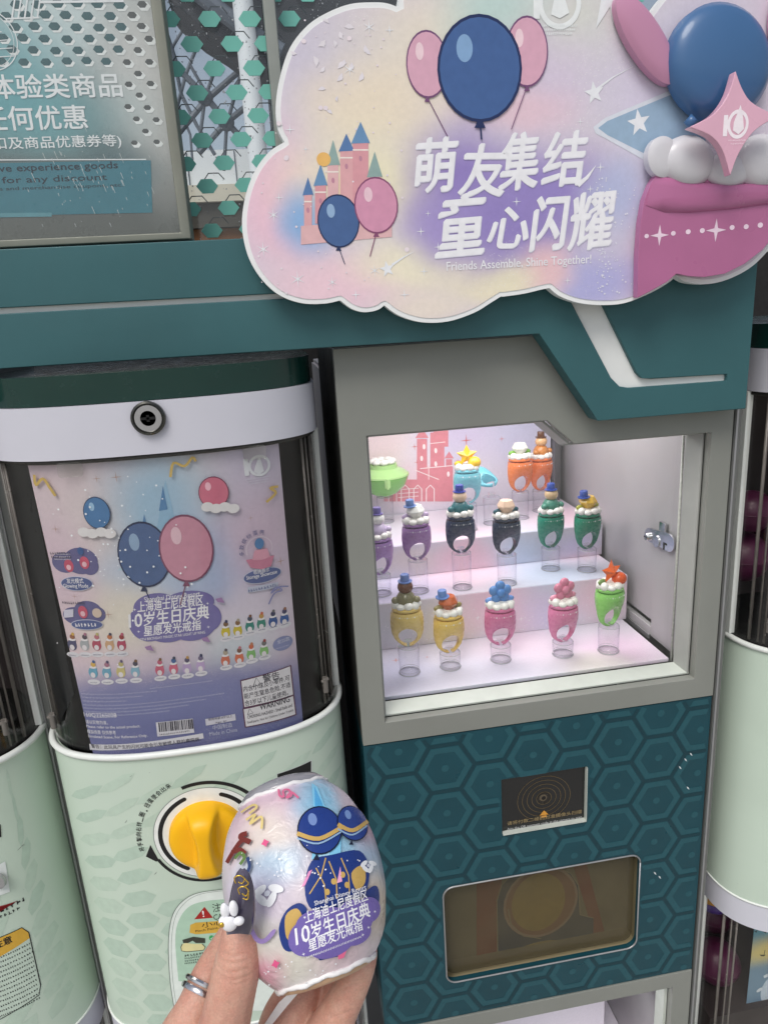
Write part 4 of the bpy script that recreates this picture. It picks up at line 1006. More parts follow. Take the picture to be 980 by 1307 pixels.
tx(pr, DK, '内含小球及小零件,可', 311, 883, 370, 867.5, 7.5, off=.005); tx(pr, DK, '能产生窒息危险,不适', 312, 892, 371, 876.5, 7.5, off=.005); tx(pr, DK, '合3岁以下儿童使用。', 313, 901, 368, 886.5, 7.5, off=.005)
linep(pr, DK, [(316, 911.5), (323, 909.5), (318.5, 904), (316, 911.5)], .8); tx(pr, DK, 'WARNING', 332, 906, 370, 896.5, 8, off=.02)
tx(pr, DK, 'CHOKING HAZARD - Small balls and', 316, 917, 373, 903, 4.2, off=.006); tx(pr, DK, 'Small parts. Not for Children Under 3 years.', 316, 924, 375, 909, 4, off=.006)
pr.done(.4)

# capsules inside the right-hand machine and its lower tier
mPKC = pm('magenta_capsule', rgb(78, 24, 58), .4)
def capsule(x, y, z, r, mt, label, group=None, mt2=None):
    t = thing('capsule', label, 'capsule', (x, y, z-r), group)
    obj('lower_half', G().lathe([(.0, -r), (r*.5, -r*.866), (r*.8, -r*.6), (r*.97, -r*.25), (r, 0)], (x, y, z), n=28), mt2 or mt, t, smooth=60)
    obj('upper_half', G().lathe([(r*1.01, .0), (r*1.02, r*.08), (r*.97, r*.25), (r*.8, r*.6), (r*.5, r*.866), (.0, r)], (x, y, z), n=28), mt, t, smooth=60)
    obj('seam_ring', G().lathe([(r*1.025, -.001), (r*1.03, 0), (r*1.025, .001)], (x, y, z), n=28), mt2 or mt, t, smooth=True)
caps = [(.492, .085, 1.128, .028, 'magenta capsule in the right machine, highest of the three'), (.497, .10, 1.060, .034, 'magenta capsule in the right machine, below the highest one'), (.560, .12, 1.10, .036, 'magenta capsule in the right machine, at the picture edge')]
for x, y, z, r, lb in caps: capsule(x, y, z, r, mPKC, lb, 'magenta capsules in the right machine')
pc = atm(925, 1195, XR); mYE = pm('yellow_capsule', rgb(222, 160, 34), .3, coat=.2)
capsule(.4835, .085, .525, .032, mYE, 'yellow capsule with violet half behind the lower right window', None, pm('violet_half', rgb(86, 60, 150), .3, coat=.2))
capsule(.525, .10, .500, .036, mPKC, 'magenta capsule beside the yellow one in the lower right window')
capsule(.487, .07, .405, .034, mPKC, 'dark magenta capsule under the yellow one in the lower right window')
capsule(.515, .13, .440, .036, mPKC, 'dark magenta capsule at the back of the lower right window')
# lower right poster, a beach print
YB = .03
pb = thing('beach_poster', 'small beach poster with yellow sky and teal sea in lower right window', 'poster', (.53, YB, .38)); b = PB(YB)
xb0 = float(at(963, 1180, YB)[0]); zb = [float(at(970, y, YB)[2]) for y in (1173, 1223, 1330)]
obj('sheet', G().box(xb0, xb0+.16, YB, YB+.0006, zb[2]-.1, zb[0]), blobs('beach_print', rgb(120, 150, 168), [b(985, 1180, 60, 30, (96, 160, 176), 1), b(985, 1212, 60, 22, (222, 206, 130), 1), b(985, 1250, 70, 26, (120, 150, 170), 1), b(985, 1300, 70, 40, (104, 134, 164), .9)], noise=.001), pb)
pr = plane_print(pb, YB)
for x, y in ((970, 1184), (964, 1189), (976, 1190)): polyp(pr, (40, 70, 80), [(x-3, y-1), (x, y), (x+3, y-2), (x+1, y+2)])
polyp(pr, (90, 84, 60), [(969, 1219), (977, 1219), (975, 1221), (971, 1221)]); linep(pr, (90, 84, 60), [(975, 1219), (976, 1213)], .8)
ellp(pr, (196, 212, 224), 985, 1265, 14, 18); ellp(pr, (214, 226, 232), 969, 1264, 4, 2, rot=.6); polyp(pr, (214, 226, 232), [(974, 1246), (980, 1243), (980, 1247), (975, 1249)])
pr.done(.4)

# ================================================================== DISPLAY CASE
mDARKP = pm('side_metal_shaded', rgb(62, 62, 60), .5, metal=.3)  # case metal coloured dark to carry the shade of the narrow gap
dc = thing('display_case', 'grey lit display case over a teal hexagon panel in the middle', 'display case', (.18, .1, 0))
OP = [(-.0135, .9480), (.3717, .9482), (.3727, 1.2538), (.2120, 1.2546), (.1808, 1.2826), (-.0130, 1.2823)]
obj('front_panel', G().prism([(-.0410, .9212), (.3984, .9208), (.3984, 1.372), (-.0410, 1.372)], 0, .012, [OP]), mGREY, dc, bevel=.0009, seg=1)
obj('side_panel', G().box(-.0408, -.0380, .0125, .24, .9215, 1.371), mDARKP, dc)
obj('side_panel', G().box(.3955, .3982, .0125, .24, .3, 1.371), mGREY, dc)
# reveal round the opening, running back to the glass
mREV = pm('trim_shaded', rgb(166, 168, 164), .4, var=.05, dirt=.2)  # same trim as the ledge, its weaker light put into the colour
def reveal(name, a, b_, da, db, w=.003):
    """strip from the front edge a-b back to the glass edge da-db"""
    A, B_, C_, D_ = Vector((a[0], .0125, a[1])), Vector((b_[0], .0125, b_[1])), Vector((db[0], .034, db[1])), Vector((da[0], .034, da[1]))
    n = (B_-A).cross(D_-A).normalized()*w
    return obj(name, G().add([A, B_, C_, D_, A+n, B_+n, C_+n, D_+n], [(0, 1, 2, 3), (4, 7, 6, 5), (0, 4, 5, 1), (1, 5, 6, 2), (2, 6, 7, 3), (3, 7, 4, 0)]), mTRIM if name == 'ledge' else mREV, dc, bevel=.0004, seg=1)
IN = [(-.0120, .9530), (.3652, .9530), (.3652, 1.2500), (.2105, 1.2505), (.1795, 1.2785), (-.0120, 1.2785)]
OQ = [(p[0], p[1]) for p in OP]
for nm, i, j in (('ledge', 0, 1), ('reveal', 1, 2), ('reveal', 2, 3), ('reveal', 3, 4), ('reveal', 4, 5), ('reveal', 5, 0)): reveal(nm, OQ[i], OQ[j], IN[i], IN[j])
obj('glass', G().prism(IN, .0345, .0375), pane('case_glass', (.97, .98, .97), .01), dc)
gs = G()
for (a, b_) in (((.3632, .955), (.3632, 1.2495)),): gs.tube([(a[0], .0385, a[1]), (b_[0], .0385, b_[1])], .0016, 8)
obj('glass_edge', gs, pm('ground_glass_edge', rgb(226, 228, 220), .12, trans=.3, var=.15, vs=300), dc, smooth=True)
bt = G(); rd = random.Random(2); x = -.0105
obj('gasket', G().box(-.0115, .3645, .0350, .0372, .9515, .9530).box(.3655, .367, .035, .0372, .953, 1.25), pm('grey_sealant', rgb(128, 130, 124), .6, var=.25, vs=150), dc)
XI0, XI1, YI0, YI1, ZI0, ZI1 = -.036, .3755, .0395, .43, .9572, 1.335
b = PB(.42)
PAST = lambda nm, ax, bl, **k: blobs(nm, rgb(224, 218, 230), bl, rough=.4, axes=ax, noise=.012, nscale=12, speck=(520, .2, 14), **k)
cP, cL, cB, cY = rgb(238, 204, 218), rgb(214, 206, 236), rgb(200, 214, 236), rgb(238, 228, 214)
mBK = PAST('back_print', (0, 2), [(.05, 1.2, .1, .1, rgb(236, 212, 216), .9), (.2, 1.22, .1, .08, rgb(212, 200, 228), .9), (.3, 1.2, .08, .1, rgb(206, 206, 232), .9), (.12, 1.12, .1, .05, rgb(240, 206, 214), .8)])
mST = PAST('step_print', (0, 2), [(.03, 1.0, .06, .05, rgb(206, 208, 216), .9), (.10, .98, .06, .05, rgb(232, 224, 196), .8), (.17, 1.0, .08, .06, cP, .9), (.25, .99, .06, .05, cL, .9), (.33, 1.0, .06, .06, cP, .8), (.07, 1.05, .07, .03, rgb(226, 216, 210), .8), (.15, 1.05, .06, .03, cP, .9), (.24, 1.05, .06, .04, cB, .8), (.33, 1.05, .05, .03, cL, .9)])
mTP = PAST('step_top_print', (0, 1), [(.05, .2, .1, .1, cL, .8), (.15, .25, .1, .1, cP, .8), (.27, .2, .1, .1, cB, .8), (.34, .3, .08, .1, cP, .8)])
mFL = PAST('floor_print', (0, 1), [(.02, .08, .1, .09, rgb(214, 212, 238), .9), (.14, .06, .09, .08, rgb(222, 220, 240), .8), (.20, .12, .09, .06, rgb(232, 212, 228), .8), (.31, .08, .08, .07, rgb(236, 206, 230), .9), (.27, .05, .05, .04, rgb(232, 226, 220), .8)])
obj('floor_board', G().box(XI0, .3605, YI0, YI1, .9530, .9580), mFL, dc, bevel=.0006, seg=1)
obj('wall_left', G().box(XI0-.003, XI0, YI0, YI1, .95, ZI1), mDOOR, dc)
obj('back_board', G().box(XI0, .354, .42, .424, .958, ZI1), mBK, dc)
obj('back_wall', G().box(XI0, XI1+.004, .431, .435, .94, ZI1), mDOOR, dc)
obj('corner_post', G().box(.3555, .3640, .405, .428, .958, ZI1), pm('corner_strip_grey', rgb(120, 120, 122), .4, metal=.5), dc)  # grey strip in the back right corner
dr = obj('side_door', G().box(XI1, XI1+.003, .105, .424, .978, ZI1), mDOOR, dc)
obj('door_stile', G().box(XI1-.0045, XI1+.003, .0400, .1045, .958, ZI1), mDOOR, dc, bevel=.0008)
obj('bottom_rail', G().box(XI1-.0045, XI1+.003, .105, .43, .958, .971), mDOOR, dc, bevel=.001)
obj('bottom_rail', G().box(XI1-.007, XI1-.0047, .105, .43, .9535, .960), mSILV, dc, bevel=.0005)
obj('roof', G().box(XI0, XI1, YI0, YI1, ZI1+.001, ZI1+.005), mDOOR, dc)
def atX(px, py, X):
    r = ray(px, py); return CAM+r*((X-CAM[0])/r[0])
LX = .3660
lo_ = [tuple(atX(*q_, LX)[[1, 2]]) for q_ in ((826, 674), (838.6, 677), (853, 681), (859.7, 690), (858.8, 701), (853, 704.5), (842, 698), (829, 692), (822, 685))]
lk = obj('cam_lock', G().prism(smooth_loop(lo_, 4), LX, LX+.0022), mCHROME, dc, bevel=.0005)
for v_ in lk.data.vertices: x, y, z = v_.co; v_.co = (y, x, z)                 # the plate lies on the side wall
q1 = atX(827.5, 685, LX); obj('lock_screw', G().lathe([(.0001, .0), (.0056, .0), (.0056, .003), (.0045, .0042), (.0, .0042)], (LX, q1[1], q1[2]), (-1, 0, 0), 24), mCHROME, dc, smooth=40)
obj('screw_slot', G().box(LX-.0046, LX-.0043, q1[1]-.004, q1[1]+.004, q1[2]-.0007, q1[2]+.0007), mBLACK, dc)
q2 = atX(847, 696, LX); obj('lock_hole', G().box(LX-.0003, LX-.0001, q2[1]-.002, q2[1]+.0015, q2[2]-.006, q2[2]+.004).box(LX-.0003, LX-.0001, q2[1]-.007, q2[1]-.002, q2[2]+.0015, q2[2]+.004), mBLACK, dc)
obj('lock_barrel', G().lathe([(.008, 0), (.008, .010)], (XI1-.001, q1[1]-.02, q1[2]), (-1, 0, 0), 20), mCHROME, dc, smooth=40)
q3 = atX(848, 668, .3705)
obj('strike_plate', G().box(.3665, .3704, q3[1]-.008, q3[1]+.006, q3[2]-.010, q3[2]+.002), mCHROME, dc, bevel=.0006)
pr = plane_print(dc, .42); px = pr.pxf
RD = (224, 142, 152)
def tower(x0, x1, y0, y1, roof=0):
    polyp(pr, RD, [(x0, y0), (x1, y0), (x1, y1), (x0, y1)])
    if roof: polyp(pr, RD, [(x0-2, y1-1), (x1+2, y1-1), ((x0+x1)/2, y1-roof)])
for a in ((490, 530, 640, 622, 0), (505, 560, 640, 612, 0), (532, 545, 612, 560, 14), (549, 567, 612, 552, 0), (553, 564, 552, 530, 0), (569, 577, 625, 586, 10), (536, 578, 640, 596, 0), (560, 572, 570, 545, 16)): tower(*a)
pr.up(); WP = (250, 232, 232)
for x in (496, 512, 528, 544): linep(pr, WP, [(x, 640), (x, 624), (x+5, 619), (x+10, 624), (x+10, 640)], 1.2)
for y in (625, 630, 635): linep(pr, WP, [(508, y), (534, y-2)], .8)
for x, y in ((538, 585), (556, 575), (556, 592), (572, 605), (541, 570), (558, 545)): ellp(pr, WP, x, y, 1.8, 3.4)
linep(pr, WP, [(536, 598), (578, 594)], 1.1); linep(pr, WP, [(547, 612), (547, 556)], .9); linep(pr, WP, [(549, 566), (568, 564)], .9); linep(pr, WP, [(530, 600), (560, 612)], 1)
for x, y, r in ((595, 562, 8), (529, 570, 5), (532, 590, 4), (584, 588, 4), (640, 560, 4)): starp(pr, (214, 120, 120), x, y, r, k=.12)
pr.done(.4)
led = bpy.data.lights.new('case_lamp', 'AREA'); led.shape = 'RECTANGLE'; led.size = .36; led.size_y = .24; led.energy = 1.75; led.color = (1, .97, .98)
lo = bpy.data.objects.new('case_lamp', led); COL.objects.link(lo); lo.location = (.16, .12, ZI1-.004); lo.parent = dc; lo.location = Vector((.16, .19, ZI1-.004))-dc.location
lo.rotation_euler = (R(-6), 0, 0)
obj('lamp_strip', G().box(.0, .32, .06, .075, ZI1-.006, ZI1+.0005), pm('led_lens', (1, .98, .97), .3, var=0, emis=6), dc)
# stepped stand
ss = thing('stepped_stand', 'pastel printed two step stand at the back of the display case', 'stand', (.16, .29, .958))
def stepbox(x1, y0, z0, z1, nm):
    obj(nm, G().box(-.0345, x1, y0, .4185, z0, z1), mST, ss, bevel=.0006, seg=1)
    obj('step_top', G().box(-.034, x1-.0006, y0+.0008, .418, z1+.0001, z1+.0006), mTP, ss)
stepbox(.3655, .1618, .9582, 1.0254, 'lower_step'); stepbox(.3700, .2525, 1.0262, 1.0744, 'upper_step')
pr = Print(ss, lambda u, v, o: (u, v, .9581+o)); 
for p_, r_, n_ in (((505, 843), .0065, 4), ((545, 839), .0035, 4), ((575, 838), .003, 4)): a = atZ(*p_, .9581); pr.star((226, 150, 140), (a[0], a[1]), r_, k=.14, n=n_, kind='star_print', rot=80)
pr.done(.4)
pr = plane_print(ss, .1618)
for x, y, r in ((572, 801, 5), (556, 790, 3), (610, 788, 4), (551, 815, 3), (640, 795, 3), (665, 790, 4), (735, 775, 3), (590, 810, 3)): starp(pr, (248, 246, 248), x, y, r, k=.14, kind='star_print')
rd = random.Random(8)
for k in range(240): ellp(pr, (244, 242, 246), rd.choice((rd.gauss(560, 30), rd.gauss(690, 45))), rd.gauss(805, 16), rd.uniform(.3, .8), kind='star_print', n=6) if True else 0
pr.g = {k: v_ for k, v_ in pr.g.items()}
pr.done(.4)
# the teal lower panel
TPN = [(-.0410, .4868), (.3984, .4868), (.3984, .9196), (-.0410, .9196)]
SCN = [(.1247, .7655), (.2358, .7662), (.2355, .8455), (.1247, .8455)]
CHU = rrect(.0449, .3128, .5450, .7005, .014)
obj('teal_panel', G().prism(TPN, .0015, .010, [SCN, CHU]), mTEALP, dc, bevel=.0006, seg=1)
obj('teal_side', G().box(-.0408, -.0385, .0105, .24, .487, .9194), mTEALP, dc)
pr = plane_print(dc, .0015); V = .0636; Hs = V*.866; s0 = V/math.sqrt(3)
X00, Z00 = 0.0, .906
def inpoly(u, v, m=0.0):
    return not (.1247-.001-m < u < .2358+.001+m and .7655-m < v < .8455+m) and not (.0449-.001-m < u < .3128+.001+m and .545-m < v < .7005+m) and -.0400 < u < .3975 and .4878 < v < .9188
def clipcell(col, P):
    """keep only print that lies on the panel: cut small pieces"""
    pr.poly(col, P, kind='hex_print') if all(inpoly(*p) for p in P) else None
HXL = (32, 82, 92); HXD = (13, 56, 66)
def ringpieces(col, c, r0, r1, n=9):
    for k in range(6):
        for m_ in range(n):
            def P_(t, r): a = np.array(hexo[k]); b2 = np.array(hexo[(k+1) % 6]); d = a+(b2-a)*t; return (c[0]+d[0]*r, c[1]+d[1]*r)
            clipcell(col, [P_(m_/n, r0), P_(m_/n, r1), P_((m_+1)/n, r1), P_((m_+1)/n, r0)])
for i in range(-1, 9):
    for j in range(-1, 9):
        c = (X00+i*Hs, Z00-j*V+(-V/2 if i % 2 else 0))
        ringpieces(HXD, c, s0*.93, s0*1.0); ringpieces(HXL, c, s0*.66, s0*.90); 
        for q_ in range(4): ringpieces(HXD, c, s0*(.15+.12*q_), s0*(.15+.12*(q_+1))) if False else None
        if inpoly(*c, .004): pr.ell(HXL, c, s0*.13, n=14, kind='hex_print')
pr.up(); rd = random.Random(6)
for x, y in ((873, 968), (880, 961), (866, 978), (834, 1113), (840, 1118), (876, 1004)):
    polyp(pr, (206, 214, 216), [(x, y), (x+2.2, y+1), (x+3.4, y+4), (x+1, y+2.6)], kind='paint_chip')
pr.done(.45)
# scanner
sc0 = obj('scanner', G().prism(SCN, .0060, .0095), pm('scanner_black', rgb(16, 16, 18), .12, coat=.6), dc)
fr = [(p[0], p[1]) for p in SCN]
obj('scanner_bezel', G().box(.2345, .2352, -.0005, .006, .766, .845).box(.1252, .2352, -.0005, .006, .7657, .7672), mTRIM, dc)
pr = plane_print(dc, .0060); GD = (112, 94, 62)
c = px_c = pr.pxf(694, 1019)
for k in range(5): pr.ring(GD, c, .0095+k*.0062, .0100+k*.0062, n=48, ky=.92)
pr.ell((40, 36, 32), c, .0085, .008); pr.up(); pr.ell((92, 82, 66), (c[0]-.001, c[1]+.0008), .005, .0048); pr.up(); pr.ell((24, 22, 22), (c[0]-.0004, c[1]+.0004), .0028)
AR = (214, 150, 60); a = pr.pxf(694, 1040)
pr.poly(AR, [(a[0]-.0058, a[1]-.0005), (a[0]+.0058, a[1]-.0005), (a[0], a[1]+.0065)]); pr.poly(AR, [(a[0]-.0042, a[1]-.0040), (a[0]+.0042, a[1]-.0040), (a[0]+.0030, a[1]-.0012), (a[0]-.0030, a[1]-.0012)])
tx(pr, (150, 132, 96), '请将付款二维码对准摄像头扫描', 647, 1054, 742, 1040, 5, off=.01); tx(pr, (190, 190, 190), 'Aim the QR payment code at the camera to scan', 647, 1061, 742, 1046, 4, off=.01)
pr.done(.25)
# prize chute behind a tinted flap
ch = obj('chute', G().box(.040, .3175, .040, .044, .54, .706).box(.0385, .0400, .0105, .044, .54, .706).box(.3180, .3195, .0105, .044, .54, .706).box(.0385, .3195, .0105, .044, .7065, .708).box(.0385, .3195, .0105, .044, .538, .5395), pm('chute_tan', rgb(158, 148, 118), .5, var=.08, vs=12), dc)
pr = plane_print(dc, .040); 
polyp(pr, (170, 96, 70), [(608, 1250), (608, 1090), (640, 1080), (640, 1250)]); polyp(pr, (168, 92, 68), [(728, 1095), (745, 1090), (778, 1215), (765, 1218)]); pr.up()
NV = (70, 82, 104)
polyp(pr, NV, [(635, 1222), (634, 1150), (640, 1130), (655, 1115), (680, 1107), (710, 1107), (728, 1115), (738, 1130), (740, 1168), (757, 1172), (757, 1200), (700, 1210)]); pr.up()
linep(pr, (196, 186, 150), [(635, 1222), (634, 1150), (640, 1130), (655, 1115), (680, 1107), (710, 1107), (728, 1115), (738, 1130), (740, 1168), (757, 1172)], 1.2)
ellp(pr, (206, 176, 150), 690, 1152, 47, 44); pr.up(); ellp(pr, (182, 130, 96), 690, 1152, 44, 41); pr.up(); ellp(pr, (206, 176, 92), 687, 1152, 34, 36); pr.up()
linep(pr, (196, 186, 150), [(648, 1160), (652, 1180), (668, 1195), (690, 1198)], 1.4); ellp(pr, (190, 168, 100), 690, 1222, 44, 20)
pr.done(.5)
obj('flap', G().prism(rrect(.0475, .3105, .5485, .698, .013), .012, .0145), pane('tinted_flap', (.72, .71, .68), .15, haze=(.17, rgb(128, 118, 92))), dc)
rim = rrect(.0455, .3122, .5458, .6998, .0138)
obj('chute_rim', G().tube([(p[0], .0012, p[1]) for p in rim if True]+[(rim[0][0], .0012, rim[0][1])], .0011, 6), mSILV, dc, smooth=True)
# second lit case underneath
LO = [(.085, .20), (.3703, .20), (.3703, .4612), (.085, .4612)]
obj('lower_front', G().prism([(-.0410, .12), (.3984, .12), (.3984, .4858), (-.0410, .4858)], 0, .012, [LO]), mGREY, dc, bevel=.0009, seg=1)
wb = G().box(.06, .376, .30, .303, .12, .55); wb.box(.376, .379, .0125, .303, .12, .536)
obj('lower_interior', wb, mDOOR, dc)
obj('lower_reveal', G().box(.3655, .3700, .0125, .034, .2, .461), mTRIM, dc)
obj('lower_floor', G().box(.06, .375, .0125, .298, .15, .2), mFL, dc)
obj('lower_step', G().box(.06, .32, .10, .299, .2005, .415), mST, dc, bevel=.0008)
obj('lower_rail', G().box(.345, .352, .05, .29, .40, .407).box(.36, .3735, .05, .29, .398, .402), mCHROME, dc, bevel=.0006)
a = at(796, 1279, .06); obj('lower_lock', G().tube([(.372, .07, .448), (.350, .072, .446)], .008, 16).box(.340, .352, .06, .07, .425, .452), mCHROME, dc, bevel=.001)
l2 = bpy.data.lights.new('lower_lamp', 'AREA'); l2.shape = 'RECTANGLE'; l2.size = .28; l2.size_y = .1; l2.energy = .45; l2o = bpy.data.objects.new('lower_lamp', l2); COL.objects.link(l2o); l2o.parent = dc
l2o.location = Vector((.22, .10, .530))-dc.location
obj('kickboard', G().box(-.0410, .3984, 0, .012, 0, .1195), mGREY, dc)

# ================================================================== RINGS ON CLEAR STANDS
def ring_mesh():
    H = .0485
    def w(z):
        s = z/H; return float(np.interp(s, [0, .04, .10, .2, .4, .65, .85, 1], [.0060, .0092, .0128, .0168, .0203, .0212, .0207, .0192]))
    def dep(z):
        s = z/H; return float(np.interp(s, [0, .15, .4, .62, .85, 1], [.0040, .0048, .0070, .0125, .0165, .0160]))
    cz = .0142; rx, rz = .0120, .0126; NA, NT = 52, 7; v = []; 
    g0 = R(-90+8); g1 = R(270-8)
    for side in (-1, 1):
        for i in range(NA+1):
            a = g0+(g1-g0)*i/NA; d = np.array([math.cos(a), math.sin(a)])
            p0 = np.array([rx*d[0], cz+rz*d[1]])
            lo, hi = 0, .06
            for _ in range(30):
                mid = (lo+hi)/2; p = np.array([0, cz])+d*mid
                if 0 <= p[1] <= H and abs(p[0]) <= w(p[1]): lo = mid
                else: hi = mid
            p1 = np.array([0, cz])+d*lo
            for k in range(NT+1):
                t = k/NT; p = p0+(p1-p0)*t; ww = w(min(max(p[1], 0), H))
                e = math.sqrt(max(0, 1-min(1, abs(p[0])/ww)**2.2)); edge = min(1, (1-t)*5)**.5 if p[1] < H*.9 else 1; inn = min(1, t*6+.35)**.5
                y = dep(p[1])*max(e, .12)*(.35+.65*edge)*(.75+.25*inn); v.append((p[0], side*y, p[1]))
    n = (NA+1)*(NT+1); f = []; st_ = NT+1
    for s in (0, 1):
        for i in range(NA):
            for k in range(NT): a = s*n+i*st_+k; f.append((a, a+1, a+1+st_, a+st_) if s else (a, a+st_, a+st_+1, a+1))
    for i in range(NA):
        for k in (0, NT): a = i*st_+k; f.append((a, a+st_, n+a+st_, n+a))
    for i in (0, NA):
        for k in range(NT): a = i*st_+k; f.append((a, a+1, n+a+1, n+a))
    return mesh('ring_band', G().add(v, f), pm('ring_plastic', rgb(200, 150, 170), .3), 50)
RB = ring_mesh()
LID = mesh('lid', G().lathe([(.0178, .0503), (.0182, .0510), (.0182, .0530), (.0165, .0540), (.0, .0540)], (0, 0, 0), n=32), pm('ring_plastic_lid', rgb(200, 150, 170), .3), 40)
for m_ in (LID,):
    for v_ in m_.vertices: v_.co.y *= .86
gp = G(); rd = random.Random(21)
for k in range(9):
    a_ = 2*math.pi*k/9; gp.ell((.0135*math.cos(a_), .011*math.sin(a_), .0565+.001*(k % 2)), (.0062, .0058, .0044+.0008*(k % 3)), 12, 8)
gp.ell((0, 0, .058), (.012, .010, .004), 14, 8)
PUF = mesh('cloud_base', gp, pm('pearl', rgb(234, 231, 226), .28, coat=.4, var=.04, vs=200), True)
dp = G()
for k in range(-5, 6):
    x = k*.0031; z = .0445; e = math.sqrt(max(0, 1-(abs(x)/.0197)**2.2)); y = -.0163*e-.0002
    s = .0013 if k % 3 == 0 else .0006
    dp.add([(x, y-.0004, z+s), (x+s*.8, y-.0002, z), (x, y-.0004, z-s), (x-s*.8, y-.0002, z)], [(0, 1, 2, 3)])
DOT = mesh('dot_print', dp, pm('white_ink', rgb(240, 240, 242), .4, var=0))
FIG0 = mesh('ornament', G().lathe([(.0, .0555), (.0105, .0565), (.0125, .061), (.0118, .067), (.0085, .072), (.0050, .0745), (.0, .075)], n=24), pm('figure_body', rgb(120, 120, 120), .35), 60)
FIG1 = mesh('bead', G().ell((0, -.0008, .0800), (.0098, .0090, .0088), 22, 14), pm('figure_bead', rgb(120, 120, 120), .32), True)
FIG2 = mesh('cap', G().lathe([(.0088, .0865), (.0090, .0876), (.0058, .0880), (.0056, .0955), (.0050, .0962), (.0, .0962)], n=20), pm('figure_cap', rgb(120, 120, 120), .35), 40)
FIG3 = mesh('tip', G().ell((0, 0, .0895), (.0030, .0030, .0042), 12, 8), pm('figure_tip', rgb(120, 120, 120), .35), True)
ARM = mesh('bud', G().ell((-.0132, -.0045, .0640), (.0050, .0050, .0046), 12, 8).ell((.0132, -.0045, .0640), (.0050, .0050, .0046), 12, 8), FIG0.materials[0], True)
FLW = G(); 
for k in range(5):
    a_ = R(90+72*k); FLW.ell((.0085*math.cos(a_), -.002, .0735+.0085*math.sin(a_)), (.0068, .0042, .0068), 16, 10)
FLW = mesh('flower', FLW, FIG0.materials[0], True)
FLC = mesh('flower_centre', G().ell((0, -.0055, .0735), (.0058, .0036, .0058), 16, 10), FIG1.materials[0], True)
def puffstar(r, k, n, th, c):
    v = [(c[0], c[1]-th, c[2]), (c[0], c[1]+th, c[2])]; m = 2*n
    for i in range(m): rr = r if i % 2 == 0 else r*k; t = R(90+180*i/n); v.append((c[0]+rr*math.cos(t), c[1], c[2]+rr*math.sin(t)))
    f = []
    for i in range(m): f += [(0, 2+i, 2+(i+1) % m), (1, 2+(i+1) % m, 2+i)]
    return G().add(v, f)
STR = mesh('puffy_star', puffstar(.0165, .5, 5, .0075, (0, -.001, .0745)), FIG0.materials[0])
GEM = mesh('gem', G().lathe([(.0, .0560), (.0060, .0600), (.0128, .0690), (.0128, .0705), (.0088, .0775), (.0, .0780)], n=8), FIG0.materials[0])
LEAF = mesh('leaf', G().ell((.0125, .001, .0625), (.0068, .0030, .0042), 12, 8).ell((-.0125, .001, .0625), (.0068, .0030, .0042), 12, 8), FIG2.materials[0], True)
_pl = {}
def plast(c, rough=.28, coat=.25):
    if c not in _pl: _pl[c] = pm('plastic_%02x%02x%02x' % c, rgb(*c), rough, var=.04, vs=120, coat=coat)
    return _pl[c]
def inst(name, me, mt, parent):
    o = bpy.data.objects.new(name, me); COL.objects.link(o); o.parent = parent
    if mt: o.material_slots[0].link = 'OBJECT'; o.material_slots[0].material = mt
    return o
def ring(loc, rz, band, body, bead, cap, label, tip=None, s=1.0, style='hat'):
    t = thing('light_ring', label, 'toy ring', loc, 'toy rings on clear stands', local=True); t.rotation_euler = (0, 0, R(rz)); t.scale = (s, s, s)
    inst('ring_band', RB, plast(band), t); inst('lid', LID, plast(band), t); inst('cloud_base', PUF, None, t); inst('dot_print', DOT, None, t)
    if style == 'flower':
        inst('flower', FLW, plast(body), t); inst('flower_centre', FLC, plast(bead), t); inst('leaf', LEAF, plast(tip), t)
    elif style == 'star':
        inst('puffy_star', STR, plast(bead), t); inst('leaf', LEAF, plast(body), t); inst('bead', FIG1, plast(tip), t).location = (.0105, -.004, -.016)
    elif style == 'gem':
        inst('gem', GEM, plast(bead), t); inst('leaf', LEAF, plast(body), t)
        if cap: o = inst('cap', FIG2, plast(cap), t); o.location = (-.001, 0, -.0095); o.rotation_euler = (0, R(-4), 0)
    else:
        inst('ornament', FIG0, plast(body), t); inst('bead', FIG1, plast(bead), t); inst('bud', ARM, plast(body), t)
        if cap: inst('cap', FIG2, plast(cap), t)
        if tip: inst('tip', FIG3, plast(tip), t)
    return t
mACY = bpy.data.materials.new('clear_acrylic'); mACY.use_nodes = True
p_ = mACY.node_tree.nodes['Principled BSDF']; p_.inputs['Transmission Weight'].default_value = 1; p_.inputs['IOR'].default_value = 1.30; p_.inputs['Roughness'].default_value = .02; p_.inputs['Base Color'].default_value = (.97, .97, .985, 1)
mACY2 = pane('acrylic_tube', (.985, .985, .99), .03, ior=1.6, edge=(.66, .65, .72))
mAED = pm('acrylic_rim', rgb(240, 240, 246), .15, trans=.5, var=0)
def torus(r, z, q_, n=40): return [(r*math.cos(2*math.pi*k/n), r*math.sin(2*math.pi*k/n), z) for k in range(n+1)]
CYL = mesh('stand_body', G().lathe([(.0130, .0002), (.0134, .0008), (.0134, .0420), (.0130, .0428)], n=40), mACY2, 40)
CYT = mesh('stand_top', G().tube(torus(.0132, .0427, 0), .00042, 6), mAED, True)
CYB = mesh('stand_foot', G().tube(torus(.0133, .0007, 0), .0006, 6).tube(torus(.0125, .0040, 0), .00025, 6), mAED, True)
CLP = mesh('stand_clip', G().box(-.0045, .0045, -.004, .004, .0432, .0505).box(-.006, .006, -.005, .005, .0432, .045), pane('acrylic_clip', (.95, .95, .96), .04, ior=1.8))
